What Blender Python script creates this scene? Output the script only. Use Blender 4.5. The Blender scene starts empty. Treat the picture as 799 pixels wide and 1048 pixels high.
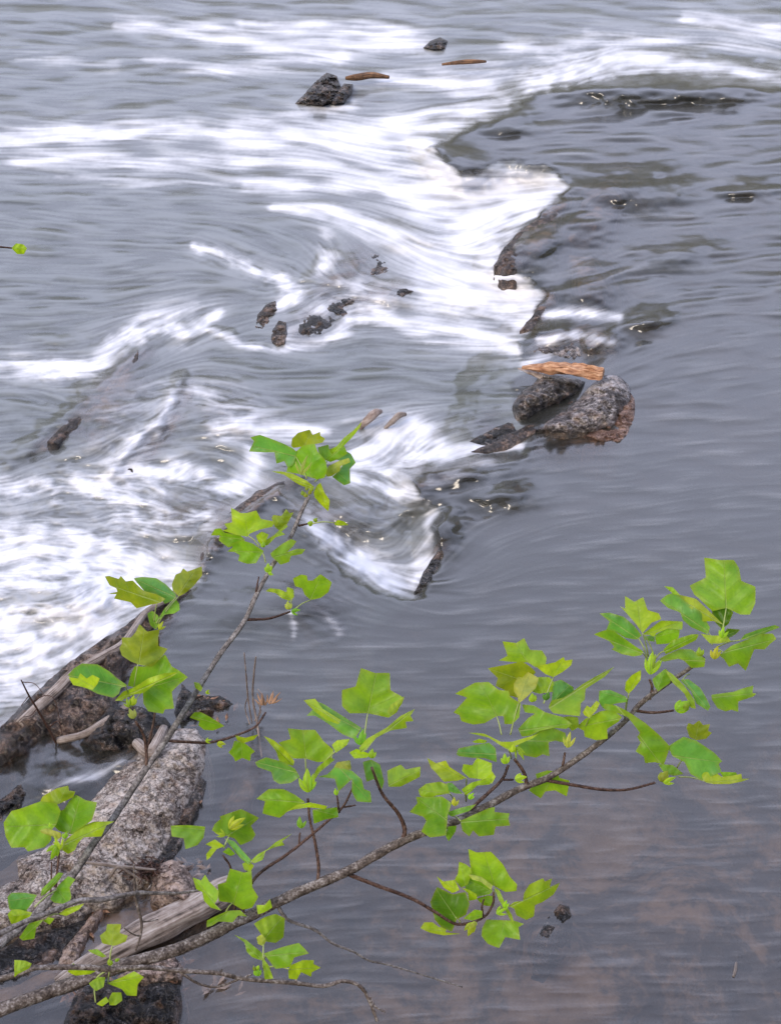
import bpy, math, random
import numpy as np
from mathutils import Vector, geometry

random.seed(7)
RNG = np.random.default_rng(7)
R = math.radians
scene = bpy.context.scene
COL = scene.collection

# ------------------------------------------------------------------ camera
W, H, F = 799.0, 1048.0, 1450.0
PITCH = R(36.0)
CAM_Z = 8.0
cam_data = bpy.data.cameras.new('camera')
cam = bpy.data.objects.new('camera', cam_data)
COL.objects.link(cam)
cam.location = (0, 0, CAM_Z)
cam.rotation_euler = (R(90) - PITCH, 0, 0)
cam_data.sensor_fit = 'VERTICAL'
cam_data.angle = 2 * math.atan(H / 2 / F)
cam_data.clip_start = 0.05
cam_data.clip_end = 3000
scene.camera = cam
CP, SP = math.cos(PITCH), math.sin(PITCH)


def ray(px, py):
    """world direction (unit depth along the optical axis) of a photo point"""
    u = (np.asarray(px, float) - W / 2) / F
    v = (H / 2 - np.asarray(py, float)) / F
    return u, CP + v * SP, -SP + v * CP


def on_level(px, py, z):
    dx, dy, dz = ray(px, py)
    t = (np.asarray(z, float) - CAM_Z) / dz
    return t * dx, t * dy, CAM_Z + t * dz


def at_depth(px, py, d):
    dx, dy, dz = ray(px, py)
    return np.stack([d * dx, d * dy, CAM_Z + d * dz], -1)


# ------------------------------------------------------------------ noise
def vnoise(x, y, z, seed=0):
    """vectorised 3-D gradient noise, about -1..1"""
    x, y, z = np.broadcast_arrays(np.asarray(x, float), np.asarray(y, float), np.asarray(z, float))
    xi, yi, zi = np.floor(x).astype(np.int64), np.floor(y).astype(np.int64), np.floor(z).astype(np.int64)
    xf, yf, zf = x - xi, y - yi, z - zi

    def h(a, b, c):
        n = (a * 374761393 + b * 668265263 + c * 2147483647 + seed * 974634777) & 0xffffffff
        n = ((n ^ (n >> 13)) * 1274126177) & 0xffffffff
        n = n ^ (n >> 16)
        return n

    def g(a, b, c, fx, fy, fz):
        n = h(a, b, c)
        gx = ((n & 0x3ff) / 511.5) - 1
        gy = (((n >> 10) & 0x3ff) / 511.5) - 1
        gz = (((n >> 20) & 0x3ff) / 511.5) - 1
        return gx * fx + gy * fy + gz * fz
    f = lambda t: t * t * t * (t * (t * 6 - 15) + 10)
    u, v, w = f(xf), f(yf), f(zf)
    l = lambda a, b, t: a + (b - a) * t
    c000 = g(xi, yi, zi, xf, yf, zf); c100 = g(xi + 1, yi, zi, xf - 1, yf, zf)
    c010 = g(xi, yi + 1, zi, xf, yf - 1, zf); c110 = g(xi + 1, yi + 1, zi, xf - 1, yf - 1, zf)
    c001 = g(xi, yi, zi + 1, xf, yf, zf - 1); c101 = g(xi + 1, yi, zi + 1, xf - 1, yf, zf - 1)
    c011 = g(xi, yi + 1, zi + 1, xf, yf - 1, zf - 1); c111 = g(xi + 1, yi + 1, zi + 1, xf - 1, yf - 1, zf - 1)
    return l(l(l(c000, c100, u), l(c010, c110, u), v), l(l(c001, c101, u), l(c011, c111, u), v), w)


def fbm(x, y, z=0.0, oct=4, seed=0, gain=.5):
    s, a, t = 0, 1.0, 0
    for k in range(oct):
        s = s + a * vnoise(np.asarray(x) * 2 ** k, np.asarray(y) * 2 ** k, np.asarray(z) * 2 ** k, seed + k)
        t += a
        a *= gain
    return s / t


def sstep(a, b, x):
    t = np.clip((x - a) / (b - a), 0, 1)
    return t * t * (3 - 2 * t)


# ------------------------------------------------------------------ materials
def mat(name):
    m = bpy.data.materials.new(name)
    m.use_nodes = True
    nt = m.node_tree
    nt.nodes.clear()
    out = nt.nodes.new('ShaderNodeOutputMaterial')
    return m, nt, out


def N(nt, kind, **kw):
    n = nt.nodes.new(kind)
    for k, v in kw.items():
        if k in n.inputs.keys() if isinstance(k, str) else False:
            n.inputs[k].default_value = v
        else:
            setattr(n, k, v)
    return n


def noise(nt, scale, detail=4, rough=.55, vec=None, dist=0):
    n = nt.nodes.new('ShaderNodeTexNoise')
    n.inputs['Scale'].default_value = scale
    n.inputs['Detail'].default_value = detail
    n.inputs['Roughness'].default_value = rough
    n.inputs['Distortion'].default_value = dist
    if vec is not None:
        nt.links.new(vec, n.inputs['Vector'])
    return n


def ramp(nt, src, stops):
    r = nt.nodes.new('ShaderNodeValToRGB')
    el = r.color_ramp.elements
    while len(el) < len(stops):
        el.new(0.5)
    for e, (p, c) in zip(el, stops):
        e.position = p
        e.color = (*c, 1) if len(c) == 3 else c
    nt.links.new(src, r.inputs[0])
    return r


def math_n(nt, op, a, b=None, c=None):
    n = nt.nodes.new('ShaderNodeMath')
    n.operation = op
    for i, v in enumerate((a, b, c)):
        if v is None:
            continue
        if isinstance(v, (int, float)):
            n.inputs[i].default_value = v
        else:
            nt.links.new(v, n.inputs[i])
    return n.outputs[0]


def mixc(nt, fac, a, b, mode='MIX'):
    n = nt.nodes.new('ShaderNodeMix')
    n.data_type = 'RGBA'
    n.blend_type = mode
    for i, v in ((0, fac), (6, a), (7, b)):
        if isinstance(v, (int, float)):
            n.inputs[i].default_value = v
        elif isinstance(v, tuple):
            n.inputs[i].default_value = (*v, 1)
        else:
            nt.links.new(v, n.inputs[i])
    return n.outputs[2]


def bump(nt, height, strength, dist, normal=None):
    b = nt.nodes.new('ShaderNodeBump')
    b.inputs['Strength'].default_value = strength
    b.inputs['Distance'].default_value = dist
    nt.links.new(height, b.inputs['Height'])
    if normal is not None:
        nt.links.new(normal, b.inputs['Normal'])
    return b.outputs[0]


def principled(nt, out, color, rough, normal=None, spec=.5):
    p = nt.nodes.new('ShaderNodeBsdfPrincipled')
    if isinstance(color, tuple):
        p.inputs['Base Color'].default_value = (*color, 1)
    else:
        nt.links.new(color, p.inputs['Base Color'])
    if isinstance(rough, (int, float)):
        p.inputs['Roughness'].default_value = rough
    else:
        nt.links.new(rough, p.inputs['Roughness'])
    p.inputs['Specular IOR Level'].default_value = spec
    if normal is not None:
        nt.links.new(normal, p.inputs['Normal'])
    nt.links.new(p.outputs[0], out.inputs[0])
    return p


def rock_material(name, dark, mid, pale, scale=9, pale_amt=.5, rough=.6, wet=.5):
    m, nt, out = mat(name)
    tc = nt.nodes.new('ShaderNodeTexCoord').outputs['Object']
    n1 = noise(nt, scale, 8, .72, tc, .6)
    n2 = noise(nt, scale * 5.5, 5, .7, tc)
    n3 = noise(nt, scale * .22, 3, .5, tc)
    s = math_n(nt, 'ADD', math_n(nt, 'MULTIPLY', n1.outputs[0], .55), math_n(nt, 'MULTIPLY', n2.outputs[0], .45))
    s = math_n(nt, 'ADD', s, math_n(nt, 'MULTIPLY', math_n(nt, 'SUBTRACT', n3.outputs[0], .5), .35))
    a = .585 - .1 * pale_amt
    r = ramp(nt, s, [(.36, dark), (a - .06, mid), (a + .03, pale), (.72, tuple(min(1, c * 1.25) for c in pale))])
    warm = noise(nt, scale * .9, 3, .5, tc)
    wr = ramp(nt, warm.outputs[0], [(.5, (0, 0, 0)), (.68, (1, 1, 1))])
    col = mixc(nt, math_n(nt, 'MULTIPLY', wr.outputs[0], .45), r.outputs[0], (.30, .17, .10))
    vor = nt.nodes.new('ShaderNodeTexVoronoi')
    vor.feature = 'DISTANCE_TO_EDGE'
    vor.inputs['Scale'].default_value = scale * .55
    wv = nt.nodes.new('ShaderNodeVectorMath'); wv.operation = 'ADD'
    nt.links.new(tc, wv.inputs[0])
    ws = nt.nodes.new('ShaderNodeVectorMath'); ws.operation = 'SCALE'; ws.inputs[3].default_value = .35 * 9 / scale * .6
    nt.links.new(n1.outputs['Color'], ws.inputs[0]); nt.links.new(ws.outputs[0], wv.inputs[1])
    nt.links.new(wv.outputs[0], vor.inputs['Vector'])
    cr = ramp(nt, vor.outputs['Distance'], [(.0, (.25, .25, .25)), (.05, (1, 1, 1))])
    col = mixc(nt, .75, col, cr.outputs[0], 'MULTIPLY')
    pit = ramp(nt, noise(nt, scale * 2.3, 6, .75, tc, 1.2).outputs[0], [(.38, (.12, .11, .11)), (.48, (1, 1, 1))])
    col = mixc(nt, .7, col, pit.outputs[0], 'MULTIPLY')
    s = math_n(nt, 'ADD', math_n(nt, 'MULTIPLY', s, .75), math_n(nt, 'MULTIPLY', pit.outputs[0], .12))
    hgt = math_n(nt, 'ADD', s, math_n(nt, 'MULTIPLY', cr.outputs[0], .15))
    nrm = bump(nt, hgt, 1.0, .07)
    principled(nt, out, col, rough, nrm, wet)
    nrm_b = None
    return m


M = {}
M['rock_grey'] = rock_material('speckled grey rock', (.022, .02, .022), (.15, .13, .125), (.60, .55, .53), 9, .55, .4)
M['rock_dark'] = rock_material('dark wet rock', (.006, .006, .007), (.035, .032, .032), (.30, .26, .24), 10, .0, .25, .9)
M['rock_pale'] = rock_material('pale weathered rock', (.025, .019, .016), (.30, .235, .195), (.76, .67, .59), 13, .8, .75, .3)
M['rock_warm'] = rock_material('brown wet rock', (.010, .008, .007), (.075, .055, .046), (.36, .26, .20), 11, .15, .28, .9)
M['rock_red'] = rock_material('red brown gravel rock', (.03, .016, .012), (.26, .14, .10), (.58, .40, .33), 22, .6, .5, .5)
M['rock_mid'] = rock_material('dark speckled rock', (.010, .010, .011), (.09, .08, .075), (.52, .47, .43), 9, .25, .4, .7)
M['rock_tan'] = rock_material('tan sandstone rock', (.05, .035, .03), (.36, .26, .21), (.58, .45, .37), 10, .8, .8, .3)


def wood_material(name, dark, mid, pale, scale=(3, 3, 60), rough=.75):
    m, nt, out = mat(name)
    uv = nt.nodes.new('ShaderNodeUVMap').outputs[0]
    mp = nt.nodes.new('ShaderNodeMapping')
    mp.inputs['Scale'].default_value = scale
    nt.links.new(uv, mp.inputs[0])
    n = noise(nt, 1, 6, .65, mp.outputs[0], .3)
    tc = nt.nodes.new('ShaderNodeTexCoord').outputs['Object']
    n2 = noise(nt, 14, 5, .6, tc)
    s = math_n(nt, 'ADD', math_n(nt, 'MULTIPLY', n.outputs[0], .7), math_n(nt, 'MULTIPLY', n2.outputs[0], .3))
    r = ramp(nt, s, [(.36, dark), (.48, mid), (.62, pale)])
    principled(nt, out, r.outputs[0], rough, bump(nt, s, .9, .03), .3)
    return m


M['driftwood'] = wood_material('weathered grey driftwood', (.05, .038, .03), (.30, .24, .20), (.52, .46, .41), (2.5, 22, 1))
M['brown_wood'] = wood_material('wet brown wood', (.02, .012, .008), (.14, .075, .04), (.42, .22, .10), (3, 16, 1), .5)
M['orange_wood'] = wood_material('split orange wood', (.05, .015, .006), (.44, .21, .105), (.78, .50, .31), (6, 26, 1))
M['twig_dead'] = wood_material('dry pale twig', (.12, .08, .06), (.30, .23, .19), (.50, .43, .38), (10, 4, 1))


def bark_material(name, dark, mid, pale):
    m, nt, out = mat(name)
    tc = nt.nodes.new('ShaderNodeTexCoord').outputs['Object']
    n1 = noise(nt, 60, 4, .65, tc)
    n2 = noise(nt, 240, 3, .6, tc)
    s = math_n(nt, 'ADD', math_n(nt, 'MULTIPLY', n1.outputs[0], .6), math_n(nt, 'MULTIPLY', n2.outputs[0], .4))
    r = ramp(nt, s, [(.38, dark), (.52, mid), (.66, pale)])
    principled(nt, out, r.outputs[0], .6, bump(nt, s, .7, .003), .35)
    return m


M['bark'] = bark_material('grey brown branch bark', (.035, .024, .018), (.13, .10, .08), (.36, .32, .29))
M['bark_grey'] = bark_material('grey branch bark', (.06, .05, .045), (.19, .165, .15), (.36, .33, .31))
M['twig_red'] = bark_material('red brown twig bark', (.025, .012, .008), (.085, .042, .028), (.19, .12, .09))


def leaf_material():
    m, nt, out = mat('translucent young leaf')
    uv = nt.nodes.new('ShaderNodeUVMap').outputs[0]
    sep = nt.nodes.new('ShaderNodeSeparateXYZ')
    nt.links.new(uv, sep.inputs[0])
    u, v = sep.outputs[0], sep.outputs[1]
    av = math_n(nt, 'ABSOLUTE', v)
    # midrib, thinner towards the tip
    wid = math_n(nt, 'MULTIPLY_ADD', u, -.012, .020)
    mid = math_n(nt, 'SUBTRACT', 1.0, math_n(nt, 'DIVIDE', av, wid))
    mid = math_n(nt, 'MAXIMUM', mid, 0.0)
    # side veins branching forward
    ph = math_n(nt, 'SUBTRACT', u, math_n(nt, 'MULTIPLY', av, .75))
    fr = math_n(nt, 'FRACT', math_n(nt, 'MULTIPLY', ph, 4.5))
    dv = math_n(nt, 'ABSOLUTE', math_n(nt, 'SUBTRACT', fr, .5))
    side = math_n(nt, 'MAXIMUM', math_n(nt, 'SUBTRACT', 1.0, math_n(nt, 'MULTIPLY', dv, 34.0)), 0.0)
    side = math_n(nt, 'MULTIPLY', side, .34)
    vein = math_n(nt, 'MAXIMUM', mid, side)
    oi = nt.nodes.new('ShaderNodeObjectInfo')
    tc = nt.nodes.new('ShaderNodeTexCoord').outputs['Object']
    n1 = noise(nt, 22, 3, .5, tc)
    n2 = noise(nt, 160, 3, .6, tc)
    nn = math_n(nt, 'ADD', math_n(nt, 'MULTIPLY', n1.outputs[0], .7), math_n(nt, 'MULTIPLY', n2.outputs[0], .3))
    br = ramp(nt, nn, [(.3, (.62, .74, .8)), (.7, (1.35, 1.2, 1.1))])
    base = mixc(nt, 1.0, oi.outputs['Color'], br.outputs[0], 'MULTIPLY')
    ed = nt.nodes.new('ShaderNodeAttribute'); ed.attribute_name = 'rim'
    base = mixc(nt, math_n(nt, 'MULTIPLY', ed.outputs['Fac'], .35), base, (.42, .42, .05))
    col = mixc(nt, math_n(nt, 'MULTIPLY', vein, .7), base, (.55, .68, .22))
    b = bump(nt, math_n(nt, 'SUBTRACT', math_n(nt, 'MULTIPLY', n1.outputs[0], .8), vein), .55, .004)
    p = nt.nodes.new('ShaderNodeBsdfPrincipled')
    nt.links.new(col, p.inputs['Base Color'])
    p.inputs['Roughness'].default_value = .42
    p.inputs['Specular IOR Level'].default_value = .45
    nt.links.new(b, p.inputs['Normal'])
    t = nt.nodes.new('ShaderNodeBsdfTranslucent')
    tcol = mixc(nt, 1.0, col, (1.25, 1.2, .5), 'MULTIPLY')
    nt.links.new(tcol, t.inputs[0])
    nt.links.new(b, t.inputs['Normal'])
    mx = nt.nodes.new('ShaderNodeMixShader')
    mx.inputs[0].default_value = .5
    nt.links.new(p.outputs[0], mx.inputs[1]); nt.links.new(t.outputs[0], mx.inputs[2])
    nt.links.new(mx.outputs[0], out.inputs[0])
    return m


M['leaf'] = leaf_material()
mm, nt, out = mat('pale green petiole')
principled(nt, out, (.32, .38, .12), .5)
M['petiole'] = mm
mm, nt, out = mat('dry brown leaf')
tc = nt.nodes.new('ShaderNodeTexCoord').outputs['Object']
nn = noise(nt, 30, 4, .6, tc)
principled(nt, out, ramp(nt, nn.outputs[0], [(.35, (.10, .045, .025)), (.65, (.42, .24, .14))]).outputs[0], .7)
M['dry_leaf'] = mm


# ------------------------------------------------------------------ object helpers
def tag(o, label=None, cat=None, group=None, kind=None):
    if label: o['label'] = label
    if cat: o['category'] = cat
    if group: o['group'] = group
    if kind: o['kind'] = kind
    return o


def new_mesh(name, verts, faces, material, parent=None, smooth=True, uv=None, origin=None):
    verts = np.asarray(verts, float)
    if origin is not None:
        verts = verts - np.asarray(origin, float)
    me = bpy.data.meshes.new(name)
    me.from_pydata([tuple(v) for v in verts], [], [tuple(f) for f in faces])
    if smooth:
        me.polygons.foreach_set('use_smooth', [True] * len(me.polygons))
    if uv is not None:
        l = me.uv_layers.new(name='UVMap')
        idx = np.empty(len(me.loops), np.int32)
        me.loops.foreach_get('vertex_index', idx)
        l.data.foreach_set('uv', np.asarray(uv, np.float32)[idx].ravel())
    me.materials.append(material)
    me.update()
    o = bpy.data.objects.new(name, me)
    COL.objects.link(o)
    if parent is not None:
        o.parent = parent
        if origin is None:
            pass
    elif origin is not None:
        o.location = origin
    return o


def empty(name, loc):
    o = bpy.data.objects.new(name, None)
    o.empty_display_size = .1
    COL.objects.link(o)
    o.location = loc
    return o


# ------------------------------------------------------------------ raster fields of the river
X0, X1, Y0, Y1, ST = -170, 970, -60, 1110, 1.1
gx = np.arange(X0, X1 + .01, ST); gy = np.arange(Y0, Y1 + .01, ST)
NX, NY = len(gx), len(gy)
PX, PY = np.meshgrid(gx, gy)
WX, WY, _ = on_level(PX, PY, 0.0)


def window(x0, y0, x1, y1):
    i0 = max(0, int((x0 - X0) / ST)); i1 = min(NX, int((x1 - X0) / ST) + 2)
    j0 = max(0, int((y0 - Y0) / ST)); j1 = min(NY, int((y1 - Y0) / ST) + 2)
    return slice(j0, max(j0, j1)), slice(i0, max(i0, i1))


def seg_dist(px, py, a, b):
    ax, ay = a; bx, by = b
    dx, dy = bx - ax, by - ay
    t = np.clip(((px - ax) * dx + (py - ay) * dy) / (dx * dx + dy * dy + 1e-9), 0, 1)
    return np.hypot(px - ax - t * dx, py - ay - t * dy), t


def stroke(field, pts, amp, mode='max', k=2.6):
    """pts: (x, y, w); gaussian brush along the polyline"""
    if len(pts) == 1:
        pts = [pts[0], (pts[0][0] + .5, pts[0][1], pts[0][2])]
    mw = max(p[2] for p in pts) * k
    sl = window(min(p[0] for p in pts) - mw, min(p[1] for p in pts) - mw,
                max(p[0] for p in pts) + mw, max(p[1] for p in pts) + mw)
    px, py = PX[sl], PY[sl]
    best = np.zeros_like(px)
    for a, b in zip(pts[:-1], pts[1:]):
        d, t = seg_dist(px, py, a[:2], b[:2])
        w = a[2] + (b[2] - a[2]) * t
        best = np.maximum(best, np.exp(-(d / w) ** 2))
    if mode == 'max':
        field[sl] = 1 - (1 - field[sl]) * (1 - np.clip(best * amp, 0, 1))
    else:
        field[sl] += best * amp


def inside(poly, px, py):
    c = np.zeros(px.shape, bool)
    n = len(poly)
    for i in range(n):
        x1, y1 = poly[i]; x2, y2 = poly[(i + 1) % n]
        if y1 == y2:
            continue
        cond = (y1 > py) != (y2 > py)
        c ^= cond & (px < (x2 - x1) * (py - y1) / (y2 - y1) + x1)
    return c


def sdist(poly, px, py):
    d = np.full(px.shape, 1e9)
    n = len(poly)
    for i in range(n):
        d = np.minimum(d, seg_dist(px, py, poly[i], poly[(i + 1) % n])[0])
    return np.where(inside(poly, px, py), d, -d)


shoal = np.zeros_like(PX)
# wandering offset so that nothing follows the control lines exactly
JX = fbm(PX / 38, PY / 26, 3.1, 3, 11) * 11
JY = fbm(PX / 38, PY / 26, 9.7, 3, 12) * 8
PXo, PYo = PX, PY
PX, PY = PX + JX, PY + JY

foam = np.zeros_like(PX)
FOAM = [
 ([(120,22,5),(200,32,8),(300,46,9),(380,44,8),(440,46,6)], .75),
 ([(250,24,5),(330,28,6),(400,34,10),(430,42,8)], .7),
 ([(150,62,5),(220,72,6),(290,66,7),(350,54,7)], .55),
 ([(300,52,6),(345,56,9)], .5),
 ([(20,58,6),(120,66,6)], .28),
 ([(700,18,6),(760,28,7),(880,40,8)], .9),
 ([(600,35,5),(700,42,5),(880,60,6)], .45),
 ([(900,84,5),(779,76,4),(700,66,6),(660,58,9),(620,66,10),(580,76,10),(545,88,8)], .85),
 ([(520,48,8),(570,52,9),(640,52,8)], .42),
 ([(540,75,9),(500,70,8),(440,72,5)], .38),
 ([(395,80,7),(450,82,8),(500,90,10),(518,102,7),(490,116,9),(440,124,10),(400,135,10)], .82),
 ([(470,100,10)], .5), ([(560,80,10),(620,68,12),(680,62,10)], .6), ([(470,205,22),(530,205,16)], .75), ([(455,262,22),(500,262,16)], .6), ([(460,305,18),(520,308,16)], .8), ([(350,140,12),(430,142,12)], .6), ([(20,590,18),(120,592,16)], .6), ([(395,580,14)], .6), ([(395,455,14),(430,450,12)], .6),
 ([(360,108,6),(300,118,7),(240,128,8)], .55),
 ([(-80,150,10),(20,142,9),(90,136,9),(200,131,8),(235,140,10),(300,140,11),(360,138,12),(410,138,12),(440,155,10),(462,175,7)], .9),
 ([(20,162,8),(150,166,9),(260,164,9),(360,165,14),(440,178,10)], .62),
 ([(250,190,5),(340,190,6),(430,192,8),(520,188,12),(566,184,12)], .85),
 ([(60,183,4),(180,188,4),(300,190,5)], .35),
 ([(280,211,4),(340,217,7),(390,238,11),(440,268,15),(500,300,14),(545,325,8)], .85),
 ([(400,200,9),(460,215,16),(520,215,18),(560,204,10)], .85),
 ([(470,235,15),(505,255,14),(500,270,10)], .8),
 ([(440,300,15),(490,292,15),(535,298,10),(545,320,9),(530,340,8)], .9),
 ([(360,325,5),(430,335,8),(500,345,9),(530,358,6)], .7),
 ([(440,350,4),(520,360,5)], .3),
 ([(200,252,4),(240,266,6),(285,284,6),(305,298,8),(286,312,7)], .85),
 ([(332,240,7),(338,262,7),(330,276,5)], .7),
 ([(222,338,4),(245,352,4),(285,358,3),(330,350,4),(360,335,6)], .65),
 ([(290,345,6),(320,322,8),(345,308,8),(395,318,10)], .5),
 ([(345,288,8),(395,298,8)], .35),
 ([(20,374,8),(60,378,9),(96,378,9),(120,352,9),(150,334,8),(168,330,8),(188,346,8),(212,332,7),(222,318,5)], .9),
 ([(150,322,12),(200,312,10)], .3),
 ([(-80,380,10),(20,376,8)], .5),
 ([(112,474,7),(145,450,9),(162,432,8),(174,404,7)], .85),
 ([(120,460,14),(80,468,10)], .4),
 ([(165,400,14),(120,420,14)], .35),
 ([(205,395,14),(240,415,15),(270,428,12)], .42),
 ([(-80,505,12),(20,500,10),(70,500,10),(130,486,9),(190,478,8)], .82),
 ([(190,486,9),(230,500,9),(258,486,10),(262,462,10)], .75),
 ([(225,440,8),(270,438,9),(300,442,8),(335,442,5)], .8),
 ([(120,525,14),(170,535,12),(210,530,12)], .42),
 ([(100,505,9),(150,515,9),(170,500,7)], .4),
 ([(-80,560,25),(20,562,22),(80,562,18),(140,572,18),(188,592,12)], .9),
 ([(-80,650,40),(20,640,30),(60,632,24),(115,612,20),(160,598,14)], .97),
 ([(-80,700,25),(20,690,20),(55,665,18),(100,640,14)], .95),
 ([(358,474,12),(392,452,13),(425,438,12),(445,452,10)], .85),
 ([(400,470,14),(430,470,10),(455,466,4)], .75),
 ([(456,466,4),(480,459,4),(520,458,3),(533,456,2)], .95),
 ([(365,488,9),(400,500,9),(425,508,7)], .8),
 ([(430,500,6),(441,525,6),(440,550,6),(425,575,6)], .6),
 ([(305,535,9),(335,552,12),(365,572,13),(400,592,10)], .85),
 ([(395,600,8),(420,600,6),(440,575,5)], .7),
 ([(300,628,5),(302,650,5)], .3),
 ([(560,322,5),(600,320,5),(632,324,4)], .55),
 ([(552,345,4),(590,352,6),(628,352,5)], .45),
 ([(515,355,5),(545,364,4)], .6),
 ([(50,806,4),(100,790,4),(150,772,4)], .30),
 ([(520,282,4),(548,292,4)], .5),
 ([(355,430,8),(420,425,6)], .2),
]
halo0 = np.zeros_like(PX)
for pts, a in FOAM:
    stroke(foam, [(x, y, w * 1.15) for x, y, w in pts], a)
    stroke(halo0, [(x, y, w * 2.6) for x, y, w in pts], a * .14)

POOL = [(438,150),(470,134),(520,110),(548,94),(600,80),(690,72),(779,86),(1000,110),(1000,1300),(415,1300),(380,645),(425,612),
        (447,570),(440,545),(452,520),(428,515),(420,490),(440,476),(480,466),(530,460),(540,440),(528,420),(522,395),(536,375),(530,350),(545,335),
        (553,300),(540,287),(505,272),(530,235),(560,212),(578,190),(562,172),(520,166),(470,183)]
LOWER = [(-300,1020),(20,740),(80,690),(130,655),(205,592),(232,535),(285,500),(300,520),(330,556),(372,596),(425,614),(420,1300),(-300,1300)]
TERR = [(284,498),(330,474),(352,490),(395,510),(428,535),(432,560),(415,578),(370,555),(315,526)]
DARKMID = [(150,346),(215,338),(245,356),(340,362),(520,368),(520,440),(462,452),(432,424),(340,430),(250,424),(195,392),(168,418),(112,482),(60,474),(20,490),(90,404)]
ROCKM = [(300,288),(330,278),(345,250),(400,285),(440,310),(430,322),(340,345),(285,345),(262,330)]
sd_pool = sdist(POOL, PX, PY)
sd_low = sdist(LOWER, PX, PY)
ragged = fbm(PX / 13, PY / 9, 2.2, 4, 141) * 9
sd_pool = sd_pool + ragged
sd_low = sd_low + ragged * .7
sd_terr = sdist(TERR, PX, PY)
sd_dm = sdist(DARKMID, PX, PY)
in_pool = sstep(-3, 5, sd_pool)
halo = np.zeros_like(PX)
keep = foam.copy()
lace_pool = np.zeros_like(PX)
for pts, a in [([(560,322,5),(600,320,6),(632,326,4)], .75), ([(552,348,4),(590,346,6),(626,352,5)], .6), ([(535,372,5),(560,362,5)], .6),
               ([(520,256,5),(560,228,5)], .15), ([(700,60,3)], .1), ([(560,285,5),(600,268,6)], .10), ([(440,492,6),(500,474,8)], .22)]:
    stroke(lace_pool, pts, a)
foam *= (1 - in_pool * .97)
foam *= (1 - sstep(-7, 7, sd_low) * .96)
foam *= (1 - sstep(-6, 8, sd_terr) * .9)
foam *= (1 - sstep(-6, 8, sd_dm) * .55)
foam = np.maximum(foam, lace_pool)
stroke(foam, [(456,466,3),(480,460,3),(532,457,2)], .95)
stroke(foam, [(50,806,4),(100,790,4),(150,772,4)], .38)
stroke(foam, [(335,632,5),(345,645,5)], .25); stroke(foam, [(298,628,4),(300,650,4)], .45)
stroke(foam, [(20,612,12),(70,612,10)], -.6, 'add')
halo0 *= (1 - in_pool) * (1 - sstep(-2, 6, sd_low))
foam = np.clip(np.maximum(foam, 0), 0, 1)

SHOAL = [([(575,205,9),(548,245,15),(520,272,10)], 1.0), ([(640,180,12),(600,200,14)], .35), ([(560,305,10),(545,335,9)], 1.0), ([(560,350,12),(600,344,16),(628,352,10)], 1.0),
 ([(610,300,26),(590,250,24),(620,215,22)], .8), ([(40,462,8),(72,438,9),(110,398,10),(148,362,9)], 1.0), ([(130,400,26),(100,440,22)], .6), ([(130,484,8),(165,446,10),(192,400,9)], 1.0), ([(225,420,26)], .5),
 ([(205,585,9),(230,540,12),(268,508,10),(300,490,8)], 1.0), ([(300,340,14),(340,315,22),(400,300,18)], .95), ([(345,285,14),(370,262,14)], .9), ([(350,530,30),(300,520,20)], .5), ([(430,495,18),(480,480,14)], .7),
 ([(170,530,24),(230,525,20)], .65), ([(425,600,8),(455,555,10)], .9), ([(450,165,20),(420,190,10)], .3), ([(-40,800,30),(60,730,22),(130,680,16),(180,620,10)], 1.0), ([(60,800,22),(130,770,18)], .55),
 ([(0,1000,50),(100,960,40),(190,930,30)], .9), ([(215,730,24)], .8), ([(260,790,30),(240,830,22)], .75), ([(560,450,18),(610,450,16)], .7), ([(500,440,18)], .8), ([(340,630,26),(300,600,20)], .45),
 ([(700,940,90),(620,1010,80)], .35), ([(560,960,30)], .5)]
for pts, a in SHOAL:
    stroke(shoal, pts, a)
# flow directions (image angles in degrees, 0 = to the right, positive = downwards)
DIRS = [(60,60,3),(200,40,6),(350,50,4),(600,50,4),(750,40,8),(600,75,-12),(500,95,-8),(420,120,-8),(100,140,-2),(250,140,3),(380,145,12),
        (450,165,25),(100,180,2),(300,190,2),(450,190,2),(550,190,-6),(50,240,8),(180,215,5),(330,215,12),(400,245,30),(470,280,22),(520,240,-35),
        (550,180,8),(540,310,15),(430,335,6),(260,270,25),(340,260,60),(330,320,-25),(60,300,4),(150,300,-15),(60,380,0),(130,350,-35),(200,335,-30),
        (150,440,-35),(250,400,22),(300,380,4),(430,380,8),(380,400,-10),(50,440,-8),(60,500,-2),(180,485,-8),(240,490,35),(180,530,10),(60,570,3),(150,570,8),
        (60,640,-14),(120,620,-25),(300,440,2),(400,450,-40),(400,500,30),(350,555,38),(400,590,30),(435,560,-60),(330,510,25),(250,620,5),(300,700,2),
        (650,120,-4),(750,150,-3),(620,200,2),(700,260,-8),(600,260,-20),(560,250,-48),(570,310,-25),(650,320,-14),(760,300,-3),(600,500,-4),(480,490,-14),(450,550,-50),
        (520,520,-14),(700,450,-3),(600,600,-2),(760,600,-2),(500,700,-3),(700,750,0),(400,850,2),(600,950,0),(200,850,-4),(100,790,-28),(50,970,-25),(620,350,-30),(540,130,-8)]
ca, sa, wsum = np.zeros_like(PX), np.zeros_like(PX), np.zeros_like(PX)
for x, y, a in DIRS:
    w = 1.0 / (((PX - x) ** 2 + ((PY - y) * 1.7) ** 2) + 300) ** 1.6
    ca += w * math.cos(R(a)); sa += w * math.sin(R(a)); wsum += w
turb = np.zeros_like(PX)
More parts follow.
